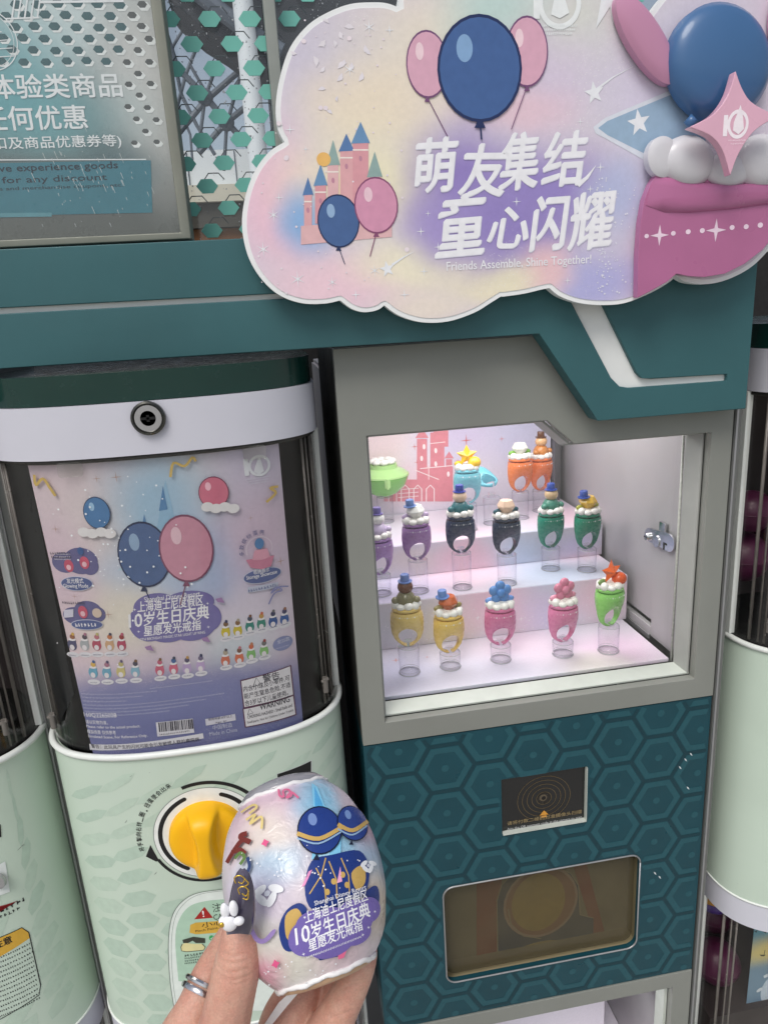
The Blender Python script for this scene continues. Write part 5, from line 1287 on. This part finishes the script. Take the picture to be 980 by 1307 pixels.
def stand(loc, label, rz=0, h=.043):
    t = thing('ring_stand', label, 'stand', loc, 'clear acrylic ring stands', local=True); t.rotation_euler = (0, 0, R(rz))
    o = inst('stand_body', CYL, None, t); o.scale.z = h/.043
    for n_, m_ in (('stand_top', CYT), ('stand_clip', CLP)): inst(n_, m_, None, t).location.z = h-.043
    inst('stand_foot', CYB, None, t)
ZF, ZS1, ZS2 = .9581, 1.0261, 1.0751
SET = [((522.9, 858), ZF, -8, (226, 196, 116), (122, 116, 84), (104, 60, 36), (96, 120, 178), None, 'pale yellow ring on the case floor, leftmost, with brown bead and blue cap'),
 ((574.7, 851), ZF, 8, (228, 192, 100), (150, 136, 84), (190, 92, 44), (96, 130, 190), None, 'pale yellow ring on the case floor with orange brown gem and blue cap'),
 ((639, 842), ZF, 0, (212, 118, 160), (86, 134, 196), (82, 136, 204), None, (108, 150, 214), 'pink ring on the case floor topped by a sky blue flower'),
 ((718, 835), ZF, 10, (216, 126, 166), (206, 124, 150), (214, 132, 158), None, (224, 150, 174), 'pink ring on the case floor topped by a pink flower'),
 ((776, 830.6), ZF, 18, (140, 204, 106), (120, 146, 84), (224, 96, 30), None, (214, 84, 26), 'light green ring at the right end topped by an orange star'),
 ((487.5, 758), ZS1, 20, (168, 130, 192), (196, 180, 210), (230, 228, 226), (90, 80, 140), None, 'lilac ring on the lower step half hidden by the left frame'),
 ((535, 754.6), ZS1, 6, (160, 118, 178), (190, 168, 204), (238, 236, 232), (92, 120, 172), None, 'purple ring on the lower step topped by a white gem and blue cap'),
 ((590, 750), ZS1, 0, (44, 58, 86), (46, 110, 118), (232, 200, 176), (44, 62, 150), None, 'navy ring on the lower step with beige bead and tall blue cap'),
 ((647, 744.6), ZS1, 8, (48, 60, 82), (34, 84, 98), (228, 196, 172), None, (96, 80, 50), 'navy ring on the lower step with beige gem and green leaves'),
 ((702.5, 726), ZS1, 10, (40, 136, 112), (66, 130, 112), (206, 178, 140), (44, 70, 150), None, 'emerald green ring on the lower step with tan bead and blue cap'),
 ((748.6, 727.6), ZS1, 12, (36, 128, 100), (170, 170, 70), (220, 178, 70), (52, 76, 150), None, 'emerald green ring on the lower step with yellow gem, at the right'),
 ((664, 661), ZS2, 8, (234, 132, 80), (120, 170, 70), (226, 226, 214), None, (104, 160, 60), 'orange ring on the upper step with white gem and green leaves'),
 ((690, 652), ZS2, 18, (232, 130, 84), (200, 130, 70), (222, 176, 130), (96, 60, 40), None, 'orange ring on the upper step with tan bead and brown cap'),
 ((598, 676), ZS2, -4, (128, 200, 214), (222, 176, 40), (236, 186, 44), None, (236, 190, 60), 'sky blue ring on the upper step topped by a yellow star')]
STY = ('hat', 'gem', 'flower', 'flower', 'star', 'hat', 'gem', 'hat', 'gem', 'hat', 'gem', 'gem', 'hat', 'star')
HT = (36, 20, 21, 18, 35, 28, 45, 50, 42, 32, 32, 42, 34, 40)
for i, (pp, Z, rz, band, body, bead, capc, tip, lb) in enumerate(SET):
    a = atZ(*pp, Z); a[1] = max(a[1], YI0+.02)
    stand((a[0], a[1], Z+.0002), 'clear cylinder under '+lb.split(' on ')[0].split(' at ')[0].replace('light ', '')+(', ' + lb.split(' with ')[-1].replace(', at the right', '') if ' with ' in lb else (' and '+lb.split(' topped by ')[-1] if 'topped by' in lb else ' by the left frame')), rz, HT[i]*.00104)
    ring((a[0], a[1], Z+.0004+HT[i]*.00104), rz, band, body, bead, capc, lb, tip, style=STY[i])
a = atZ(628, 668, ZS2); stand((a[0], a[1], ZS2+.0002), 'clear acrylic cylinder under the tilted sky blue ring on upper step')
tr = ring((a[0]+.004, a[1], ZS2+.062), 90, (120, 196, 212), (60, 60, 70), (100, 170, 190), None, 'sky blue ring turned sideways behind the dark blue rings'); tr.rotation_euler = (R(78), R(10), R(200)); tr.scale = (.9, .9, .9)
# open green capsule at the back
a = atZ(494, 668, ZS2)
stand((a[0], a[1]+.01, ZS2+.0002), 'clear acrylic cylinder under the translucent green dish capsule')
gc = thing('dish_capsule', 'translucent lime green dish shaped capsule at the back left of the case', 'capsule', (a[0], a[1]+.01, ZS2+.0434), local=True)
mLG = pm('lime_shell', rgb(146, 226, 110), .18, trans=.35, var=.05, coat=.5); mLG2 = pm('lime_lid', rgb(196, 240, 160), .2, trans=.3, var=.04, coat=.4)
obj('bowl', G().lathe([(.0, .0), (.012, .001), (.025, .008), (.036, .020), (.041, .034), (.0405, .0345)], n=40), mLG, gc, smooth=50)
obj('lid', G().lathe([(.0415, .0350), (.041, .0375), (.032, .044), (.024, .0475), (.023, .0535), (.0, .0535)], n=40), mLG2, gc, smooth=40)
obj('latch', G().box(-.002, .002, -.0425, -.038, .020, .037).box(-.0045, .0045, -.0415, -.037, .022, .0345), mLG2, gc, bevel=.0008)
gq = G()
for k in range(8): a_ = 2*math.pi*k/8; gq.ell((.015*math.cos(a_), .015*math.sin(a_), .0575), (.0075, .0075, .005), 12, 8)
obj('cloud_base', gq, PUF.materials[0], gc, smooth=True)

# ================================================================== THE HELD EGG AND THE HAND
DE = .33; KP = DE/F; EA = R(19.5)
en = ray(388, 1127); en = en/np.linalg.norm(en)
eu = WM@np.array([math.cos(EA), -math.sin(EA), 0]); eu = eu-en*(eu@en); eu /= np.linalg.norm(eu); ew = np.cross(eu, en)
TI = R(2.5); en, ew = en*math.cos(TI)-ew*math.sin(TI), ew*math.cos(TI)+en*math.sin(TI)
VZ = .87; Ec = cp(388, 1122, DE)
egg = thing('egg_capsule', 'pastel film wrapped egg capsule held up by the hand', 'egg capsule', Ec, local=True)
egg.matrix_world = Matrix(((eu[0], en[0], ew[0], Ec[0]), (eu[1], en[1], ew[1], Ec[1]), (eu[2], en[2], ew[2], Ec[2]), (0, 0, 0, 1)))
PZ = [q_*VZ for q_ in (-122, -108, -90, -62, -37, 0, 37, 82, 104, 122)]; PR_ = [60, 72, 83, 92, 98, 101, 97.5, 85, 73.5, 58]
def Rz(v):
    x = v/KP; n = len(PZ)
    i = min(max(int(np.searchsorted(PZ, x))-1, 0), n-2); t = min(max((x-PZ[i])/(PZ[i+1]-PZ[i]), 0), 1)
    y = PR_; m = [(y[min(k+1, n-1)]-y[max(k-1, 0)])/(PZ[min(k+1, n-1)]-PZ[max(k-1, 0)]) for k in (i, i+1)]; hh = PZ[i+1]-PZ[i]
    return KP*((2*t**3-3*t*t+1)*y[i]+(t**3-2*t*t+t)*hh*m[0]+(-2*t**3+3*t*t)*y[i+1]+(t**3-t*t)*hh*m[1])
bl = lambda x, y, rx, ry, c, st: ((math.cos(EA)*(x-388)-math.sin(EA)*(y-1127))*KP, -(math.sin(EA)*(x-388)+math.cos(EA)*(y-1127))*KP*VZ, rx*KP, ry*KP, rgb(*c), st)
mEGG = blobs('egg_film', rgb(226, 214, 222), [bl(310, 1050, 60, 60, (236, 204, 218), .9), bl(345, 1030, 60, 40, (226, 196, 212), .9), bl(340, 1080, 50, 50, (236, 226, 214), .8), bl(400, 1030, 45, 55, (140, 200, 230), .95), bl(430, 1080, 40, 60, (150, 206, 234), .9), bl(350, 1120, 60, 30, (176, 206, 228), .85), bl(440, 1020, 35, 40, (222, 206, 216), .9), bl(465, 1060, 35, 40, (226, 180, 200), .9), bl(470, 1110, 30, 40, (170, 200, 228), .8),
    bl(330, 1160, 50, 40, (206, 196, 222), .8), bl(480, 1160, 30, 50, (226, 208, 186), .9), bl(400, 1220, 80, 40, (222, 222, 206), .9), bl(345, 1245, 50, 30, (224, 160, 180), .9), bl(440, 1220, 50, 30, (226, 196, 206), .7), bl(340, 1200, 40, 30, (222, 220, 206), .8)],
    rough=.34, coat=.3, noise=.002, nscale=60, speck=(1500, .2, 30), bump=.4, bs=130, axes=(0, 2), gain=.9)
nr, na = 40, 96; v = []; f = []; rd = random.Random(3)
for i in range(nr+1):
    z = KP*VZ*(-122+244*i/nr); r_ = Rz(z)
    for k in range(na):
        a_ = 2*math.pi*k/na; e = 1+.004*math.sin(a_*7+z*160)+.003*math.sin(a_*13-z*260)
        edge = max(0, (abs(z)/KP-85)/37); e += edge*.012*math.sin(a_*19+z*90)
        v.append((r_*e*math.cos(a_), r_*e*math.sin(a_), z))
for i in range(nr):
    for k in range(na): a = i*na+k; b_ = i*na+(k+1) % na; f.append((a, b_, b_+na, a+na))
obj('film', G().add(v, f), mEGG, egg, smooth=True)
mFE = pm('film_edge', rgb(236, 234, 234), .25, coat=.4, bump=.3, bs=400)
def wob(z, r, n=72, w=.0008, ph=0): return [((r+w*.6*math.sin(k*.9+ph))*math.cos(2*math.pi*k/n), (r+w*.6*math.sin(k*.9+ph))*math.sin(2*math.pi*k/n), z+w*math.sin(k*.7+ph)+w*.5*math.sin(k*1.9)) for k in range(n+1)]
obj('film_rim', G().tube(wob(122*KP*VZ, 58.5*KP, w=.0004), .0011, 6), mFE, egg, smooth=True)
obj('film_rim', G().tube(wob(-122*KP*VZ, 60.5*KP, w=.0004, ph=2), .0012, 6), mFE, egg, smooth=True)
obj('top_cap', G().lathe([(57*KP, 105*KP), (56*KP, 112*KP), (48*KP, 119*KP), (30*KP, 124*KP), (.0, 125*KP)], n=48), pm('smoke_cap', rgb(150, 150, 156), .2, coat=.5, var=.12, vs=120), egg, smooth=True)
obj('bottom_cap', G().lathe([(.0, -116*KP), (40*KP, -115*KP), (54*KP, -112*KP), (58*KP, -105*KP)], n=48), pm('bottom_tan', rgb(196, 160, 128), .4, var=.1), egg, smooth=True)
def eput(u, v_, o):
    r_ = Rz(v_)+.0004; u = max(-r_*.999, min(r_*.999, u)); y = math.sqrt(max(r_*r_-u*u, 1e-8)); s_ = (r_+o)/r_
    return (u*s_, -y*s_, v_)
def epx(x, y): return ((math.cos(EA)*(x-388)-math.sin(EA)*(y-1127))*KP, -(math.sin(EA)*(x-388)+math.cos(EA)*(y-1127))*KP*VZ)
pr = Print(egg, eput, epx, slice=.0022, slicev=.003, step=.0001, start=.0004)
polyp(pr, (134, 204, 236), [(384, 1006), (392, 1012), (404, 1040), (418, 1050), (428, 1075), (430, 1110), (396, 1110), (394, 1060)]); pr.up()
polyp(pr, (86, 170, 222), [(388, 1012), (400, 1036), (404, 1046), (393, 1048)]); polyp(pr, (176, 218, 240), [(404, 1110), (404, 1056), (410, 1044), (416, 1056), (416, 1110)]); pr.up()
NVY = (30, 56, 128); GLD = (206, 170, 96)
# plain ribbon bouquet and balloons where the artwork's figures are
polyp(pr, NVY, smooth_loop([(368, 1188), (374, 1168), (388, 1160), (398, 1170), (396, 1196), (388, 1212), (376, 1210)], 4)); polyp(pr, NVY, smooth_loop([(462, 1150), (476, 1140), (482, 1152), (480, 1172), (470, 1182), (462, 1170)], 4))
polyp(pr, NVY, smooth_loop([(396, 1112), (420, 1104), (452, 1098), (466, 1120), (462, 1150), (436, 1164), (404, 1168), (392, 1144)], 4)); polyp(pr, NVY, [(400, 1206), (430, 1214), (440, 1220), (418, 1224)]); pr.up()
polyp(pr, GLD, smooth_loop([(374, 1174), (386, 1166), (394, 1180), (388, 1200), (378, 1198)], 4)); polyp(pr, GLD, smooth_loop([(444, 1126), (458, 1116), (462, 1136), (452, 1146)], 4))
for a_, b_ in (((402, 1120), (418, 1160)), ((416, 1112), (430, 1156)), ((430, 1108), (444, 1150)), ((412, 1108), (398, 1150))): linep(pr, GLD, [a_, ((a_[0]+b_[0])/2+4, (a_[1]+b_[1])/2), b_], 1.5)
for x, y in ((424, 1136), (434, 1128), (418, 1148), (440, 1140)): ellp(pr, GLD, x, y, 3, 4)
polyp(pr, (232, 150, 196), [(398, 1122), (392, 1140), (388, 1142), (394, 1124)]); polyp(pr, (238, 170, 206), [(430, 1118), (434, 1136), (428, 1138)]); pr.up()
for x, y, w in ((350, 1148, 15), (464, 1116, 9)):                               # white ribbon bows
    for dx, dy, ro in ((-.62, -.2, .35), (.62, -.35, -.5), (-.35, .5, -.9), (.4, .45, .8)): ellp(pr, (240, 242, 246), x+dx*w, y+dy*w, w*.62, w*.34, rot=ro)
pr.up(); 
for x, y, w in ((350, 1148, 15), (464, 1116, 9)): ellp(pr, (214, 218, 230), x, y, w*.24)
pr.up()
balloon(pr, 401, 1073, 27, 33, (36, 62, 134), (120, 146, 200), (20, 26, 52)); balloon(pr, 440, 1062, 20, 26, (40, 66, 140), (120, 150, 204), (20, 26, 52))
for x, y, w in ((401, 1080, 26), (440, 1068, 19)):
    linep(pr, GLD, smooth_loop([(x-w, y-2), (x, y+5), (x+w, y-11)], 5, False), 5); linep(pr, (150, 180, 210), smooth_loop([(x-w*.97, y+4), (x, y+11), (x+w*.95, y-4)], 5, False), 2)
pr.up()
for pts in (((296, 1108), (304, 1092), (312, 1082), (322, 1086)), ((300, 1096), (310, 1094), (318, 1100)), ((312, 1082), (308, 1076), (316, 1074))): linep(pr, (116, 46, 40), smooth_loop(pts, 5, False), 6)
pr.up(); linep(pr, (96, 126, 66), smooth_loop([(306, 1104), (312, 1098), (318, 1104), (314, 1112)], 5, False), 4); linep(pr, (48, 68, 116), smooth_loop([(322, 1104), (326, 1116), (322, 1126)], 5, False), 4); pr.up()
linep(pr, (222, 112, 150), smooth_loop([(344, 1016), (347, 1026), (352, 1028), (350, 1019), (356, 1018), (361, 1026), (356, 1030), (360, 1022), (370, 1031)], 5, False), 2.6)
for pts in (((303, 1044), (316, 1036), (322, 1040), (314, 1048)), ((312, 1056), (322, 1050), (318, 1062), (330, 1054), (333, 1070))): linep(pr, (222, 200, 130), smooth_loop(pts, 5, False), 3)
linep(pr, (156, 132, 190), smooth_loop([(336, 1182), (346, 1198), (356, 1200), (366, 1188)], 5, False), [1, 3, 5, 5, 5, 5, 5, 5, 5, 5, 5, 5, 5, 5, 4, 1])
for x, y in ((371, 1226), (340, 1088)): starp(pr, (224, 90, 140), x, y, 5, k=.6)
polyp(pr, (232, 110, 150), [(436, 1214), (448, 1206), (444, 1222), (438, 1224)])
rd = random.Random(12)
for k in range(70): ellp(pr, (240, 240, 244), rd.gauss(385, 45), rd.choice((rd.gauss(1232, 8), rd.gauss(1120, 14))), rd.uniform(.5, 1.3), n=8)
pr.up()
for x, y, rx, ry in ((402, 1198, 22, 22), (425, 1190, 26, 26), (450, 1180, 24, 24), (466, 1170, 16, 16), (430, 1206, 26, 16), (455, 1196, 18, 14), (404, 1182, 18, 14)): ellp(pr, (116, 100, 172), x, y, rx, ry)
pr.up(); WH = (242, 242, 246)
def etx(body, xa, ya, xb, yb, h, **k):
    A = epx(xa, ya); B_ = epx(xb, yb); hh = h*KP; pr.text(WH, body, A[0], A[1], hh, width=math.hypot(B_[0]-A[0], B_[1]-A[1])-hh*k.get('shear', 0), rot=math.atan2(B_[1]-A[1], B_[0]-A[0]), **k)
etx('Shanghai Disney Resort', 406, 1165, 462, 1147, 6, off=.01); etx('上海迪士尼度假区', 398, 1183, 466, 1158, 12, off=.004, shear=.1, nib=(R(40), .02))
etx('10', 391, 1206, 407, 1201, 16, off=.015, shear=.1, nib=(R(40), .03)); etx('岁生日庆典', 408, 1201, 471, 1177, 16, off=.006, shear=.1, nib=(R(40), .028)); etx('星愿发光戒指', 406, 1214, 463, 1192, 12, off=.004, shear=.1, nib=(R(40), .022))
for k in range(1): A = epx(404, 1221); pr.micro(WH, A[0], A[1], 60*KP, 2*KP, rot=0, seed=300)
for x, y in ((396, 1176), (468, 1190), (400, 1216), (462, 1198), (474, 1172)): starp(pr, WH, x, y, 2, k=.3)
pr.done(.3)
g = G(); tl = [cp(*p) for p in ((384, 1255, .322), (394, 1253, .322), (366, 1285, .325), (356, 1280, .325), (346, 1310, .328), (336, 1310, .328))]
g.add(tl+[p+en*.0006 for p in tl], [(0, 1, 2, 3), (3, 2, 4, 5), (6, 9, 8, 7), (9, 11, 10, 8), (0, 6, 7, 1), (1, 7, 8, 2), (2, 8, 10, 4), (4, 10, 11, 5), (5, 11, 9, 3), (3, 9, 6, 0)])
ft = obj('film_tail', g, mFE, egg); ft.matrix_parent_inverse = egg.matrix_world.inverted()

# the hand: tapered chains fused into one skin
HV = G()
def chain(pts, n=20, flat=1.0):
    """pts = (px, py, r px, distance): spheres along a smooth line"""
    P = [np.array(p, float) for p in pts]
    for i in range(len(P)-1):
        a, b_ = P[i], P[i+1]; m = max(3, int(np.hypot(*(b_-a)[:2])/4))
        for k in range(m+1):
            q_ = a+(b_-a)*k/m; c = cp(q_[0], q_[1], q_[3]); HV.ell(tuple(c), q_[2]*q_[3]/F, 14, 10)
def cr(pts, n=5): return smooth_loop(pts, n, False)
chain(cr([(270, 1560, 60, .325), (268, 1440, 50, .315), (276, 1370, 41, .308), (283, 1325, 35, .304), (291, 1288, 32.0, .302), (300, 1246, 31.0, .301), (307, 1212, 29, .301), (309, 1188, 25, .302), (309, 1172, 19, .304), (309, 1160, 12, .306)]))
chain(cr([(232, 1560, 56, .335), (214, 1420, 44, .325), (229, 1340, 35, .322), (249, 1293, 27.5, .324), (266, 1250, 23.5, .330), (288, 1210, 20.5, .342), (318, 1165, 19, .358), (352, 1120, 18, .372), (385, 1085, 15, .378)]))
chain(cr([(330, 1560, 70, .345), (350, 1430, 60, .345), (362, 1360, 46, .345), (368, 1310, 38, .347), (384, 1270, 30, .352), (402, 1240, 24, .358), (420, 1214, 20, .366), (436, 1188, 16, .372)]))
chain(cr([(380, 1520, 60, .338), (398, 1400, 42, .336), (412, 1340, 33, .335), (428, 1300, 26, .334), (446, 1266, 22, .334), (459, 1240, 18.5, .335), (468, 1220, 14, .337), (472, 1212, 9.5, .339)]))
chain(cr([(320, 1540, 60, .350), (392, 1390, 40, .350), (408, 1330, 32, .350), (424, 1290, 26, .350), (436, 1258, 21, .350), (442, 1240, 15, .350)]))
me = mesh('person', HV, None)
ho = bpy.data.objects.new('person', me); COL.objects.link(ho)
rm = ho.modifiers.new('r', 'REMESH'); rm.mode = 'VOXEL'; rm.voxel_size = .0008
sm_ = ho.modifiers.new('s', 'SMOOTH'); sm_.iterations = 14; sm_.factor = .5
dg = bpy.context.evaluated_depsgraph_get(); me2 = bpy.data.meshes.new_from_object(ho.evaluated_get(dg)); me2.shade_smooth()
ho.modifiers.clear(); ho.data = me2
tag(ho, 'left hand with dark painted thumbnail and silver ring holding the egg', 'person')
# skin: tone, blotches, creases
m, nt, p_ = nodes('skin'); L = nt.links.new
tc = nt.nodes.new('ShaderNodeTexCoord').outputs['Object']
c1 = nt.nodes.new('ShaderNodeMix'); c1.data_type = 'RGBA'; L(ramp_noise(nt, 45, 0, 1, 5, tc), c1.inputs[0]); c1.inputs[6].default_value = rgb(216, 176, 154); c1.inputs[7].default_value = rgb(200, 150, 134)
c3 = nt.nodes.new('ShaderNodeMix'); c3.data_type = 'RGBA'; L(ramp_noise(nt, 210, 0, .38, 5, tc), c3.inputs[0]); L(c1.outputs[2], c3.inputs[6]); c3.inputs[7].default_value = rgb(192, 122, 106)
c2 = nt.nodes.new('ShaderNodeMix'); c2.data_type = 'RGBA'; c2.blend_type = 'MULTIPLY'; c2.inputs[0].default_value = 1; L(c3.outputs[2], c2.inputs[6]); L(ramp_noise(nt, 1100, .88, 1.06, 3, tc), c2.inputs[7])
L(c2.outputs[2], p_.inputs['Base Color']); p_.inputs['Roughness'].default_value = .48; p_.inputs['Specular IOR Level'].default_value = .4
p_.inputs['Subsurface Weight'].default_value = .25; p_.inputs['Subsurface Radius'].default_value = (.008, .003, .002); p_.inputs['Subsurface Scale'].default_value = .4
n1 = nt.nodes.new('ShaderNodeTexVoronoi'); n1.feature = 'DISTANCE_TO_EDGE'; n1.inputs['Scale'].default_value = 900; L(tc, n1.inputs['Vector'])
n2 = nt.nodes.new('ShaderNodeTexNoise'); n2.inputs['Scale'].default_value = 350; n2.inputs['Detail'].default_value = 5; L(tc, n2.inputs['Vector'])
ad = nt.nodes.new('ShaderNodeMath'); ad.operation = 'MULTIPLY_ADD'; L(n1.outputs['Distance'], ad.inputs[0]); ad.inputs[1].default_value = .5; L(n2.outputs['Fac'], ad.inputs[2])
bp = nt.nodes.new('ShaderNodeBump'); bp.inputs['Strength'].default_value = .4; bp.inputs['Distance'].default_value = .0007; L(ad.outputs[0], bp.inputs['Height']); L(bp.outputs[0], p_.inputs['Normal'])
me2.materials.clear(); me2.materials.append(m)
# knuckle creases and pad swelling moved into the mesh
cre = [((276, 1232), (292, 1243), (316, 1237)), ((274, 1240), (296, 1252), (320, 1245)), ((280, 1224), (296, 1231), (316, 1226)), ((282, 1249), (298, 1258), (316, 1253)), ((284, 1217), (298, 1222), (312, 1218)), ((420, 1300), (436, 1296), (450, 1290)), ((438, 1262), (450, 1258), (464, 1254))]
rd = random.Random(31)
for k in range(60):                                                        # fine skin lines across the fingers
    t_ = rd.random(); base_ = [((272, 1300), (305, 1200)), ((232, 1300), (270, 1230)), ((400, 1300), (450, 1240))][k % 3]
    x_ = base_[0][0]+(base_[1][0]-base_[0][0])*t_; y_ = base_[0][1]+(base_[1][1]-base_[0][1])*t_; w_ = rd.uniform(6, 16); o_ = rd.uniform(-4, 22)
    cre.append(((x_+o_-w_*.5, y_-2), (x_+o_, y_+2+rd.uniform(-2, 2)), (x_+o_+w_*.5, y_+rd.uniform(-3, 3)), .22))
segs = []
for c in cre:
    kk_ = c[3] if len(c) == 4 else 1.0; s_ = smooth_loop(c[:3], 5, False)
    for i in range(len(s_)-1): segs.append((np.array(s_[i]), np.array(s_[i+1]), kk_))
cv = np.array([tuple(v_.co) for v_ in me2.vertices]); cn = np.array([tuple(v_.normal) for v_ in me2.vertices])
cc = (cv-CAM)@WM; pxy = np.stack([PCX+F*cc[:, 0]/cc[:, 2], PCY+F*cc[:, 1]/cc[:, 2]], 1); dep_ = np.zeros(len(cv))
facing = (cn*(CAM-cv)).sum(1) > 0
for a, b_, kk_ in segs:
    d = b_-a; t = np.clip(((pxy-a)@d)/(d@d), 0, 1); ds = np.hypot(*(pxy-(a+t[:, None]*d)).T); dep_ = np.maximum(dep_, np.exp(-(ds/(1.6 if kk_ == 1 else .9))**2)*.00042*kk_)
cv -= cn*(dep_*facing)[:, None]
me2.vertices.foreach_set('co', cv.ravel()); me2.update()
# thumbnail
def nailpt(x, y, d): return cp(x, y, d)
nl = G(); rows = 14; cols = 10; v = []
for i in range(rows+1):
    t = i/rows; cx_ = 303+(309-303)*t+1.5*math.sin(t*3); cy_ = 1194+(1108-1194)*t; hw = float(np.interp(t, [0, .1, .35, .65, .85, .95, 1], [15, 18, 18.5, 15.5, 11, 7, 2.5]))
    for k in range(cols+1):
        s_ = -1+2*k/cols; dd = .2795+.0045*(s_*s_)*(hw/18)**2+.006*abs(t-.35)**1.5
        v.append((cx_+hw*s_+hw*.1, cy_-1.5*(1-s_*s_)*(1 if t < .5 else -1), dd+.0005))
n0 = len(v); V3 = [tuple(cp(*p)) for p in v]+[tuple(cp(p[0], p[1], p[2]+.0016)) for p in v]; f = []
for i in range(rows):
    for k in range(cols): a = i*(cols+1)+k; f.append((a, a+1, a+cols+2, a+cols+1)); f.append((n0+a, n0+a+cols+1, n0+a+cols+2, n0+a+1))
for i in range(rows):
    for k in (0, cols): a = i*(cols+1)+k; b_ = a+cols+1; f.append((a, b_, n0+b_, n0+a))
for i in (0, rows):
    for k in range(cols): a = i*(cols+1)+k; f.append((a, a+1, n0+a+1, n0+a))
nail = obj('thumbnail', G().add(V3, f), pm('smoky_nail', rgb(74, 68, 88), .12, coat=1, var=.2, vs=160), ho, smooth=50)
mGOLD = pm('gold_line', rgb(214, 176, 74), .25, metal=.8)
for pts in (((301, 1128), (299, 1121), (306, 1118), (312, 1122), (309, 1128), (304, 1126)), ((312, 1122), (317, 1128), (312, 1132)), ((306, 1142), (304, 1135), (311, 1132), (317, 1137), (314, 1144), (309, 1141)), ((317, 1137), (316, 1148), (310, 1147))):
    obj('gold_swirl', G().tube([cp(x, y, .2790) for x, y in smooth_loop(pts, 5, False)], .00028, 6), mGOLD, nail, smooth=True)
mPRL = pm('white_charm', rgb(240, 240, 244), .25, coat=.4, var=.03)
ch_ = G()
for x, y, rx, ry in ((287, 1163, 6, 12), (298, 1160, 6, 12), (305, 1176, 7, 6), (293, 1180, 10, 11), (284, 1176, 5, 6)):
    c = cp(x, y, .2765); k_ = .2765/F; ch_.ell(tuple(c), (rx*k_, .0016, ry*k_), 14, 10)
obj('petal_charm', ch_, mPRL, nail, smooth=True)
obj('gem', G().ell(tuple(cp(283, 1181, .2752)), (.0012, .0008, .0012), 12, 8), mGOLD, nail, smooth=True)
# silver ring on the index finger
rc = np.array(cp(260, 1262, .3275)); ax_ = np.array(cp(288, 1210, .342))-np.array(cp(242, 1312, .323)); ax_ /= np.linalg.norm(ax_)
fr_ = thing('finger_ring', 'silver double band ring on the finger beside the thumb', 'ring', rc, local=True)
rq = Vector(ax_).to_track_quat('Z', 'Y'); fr_.rotation_euler = rq.to_euler()
rr = 25.8*.3265/F
for k, (z0, z1) in enumerate(((-.0030, -.0003), (.0003, .0026))):
    obj('band', G().lathe([(rr-.0004, z0), (rr+.0006, z0+.0002), (rr+.0010, (z0+z1)/2), (rr+.0006, z1-.0002), (rr-.0004, z1), (rr-.0006, (z0+z1)/2), (rr-.0004, z0)], n=64), mCHROME, fr_, smooth=40)
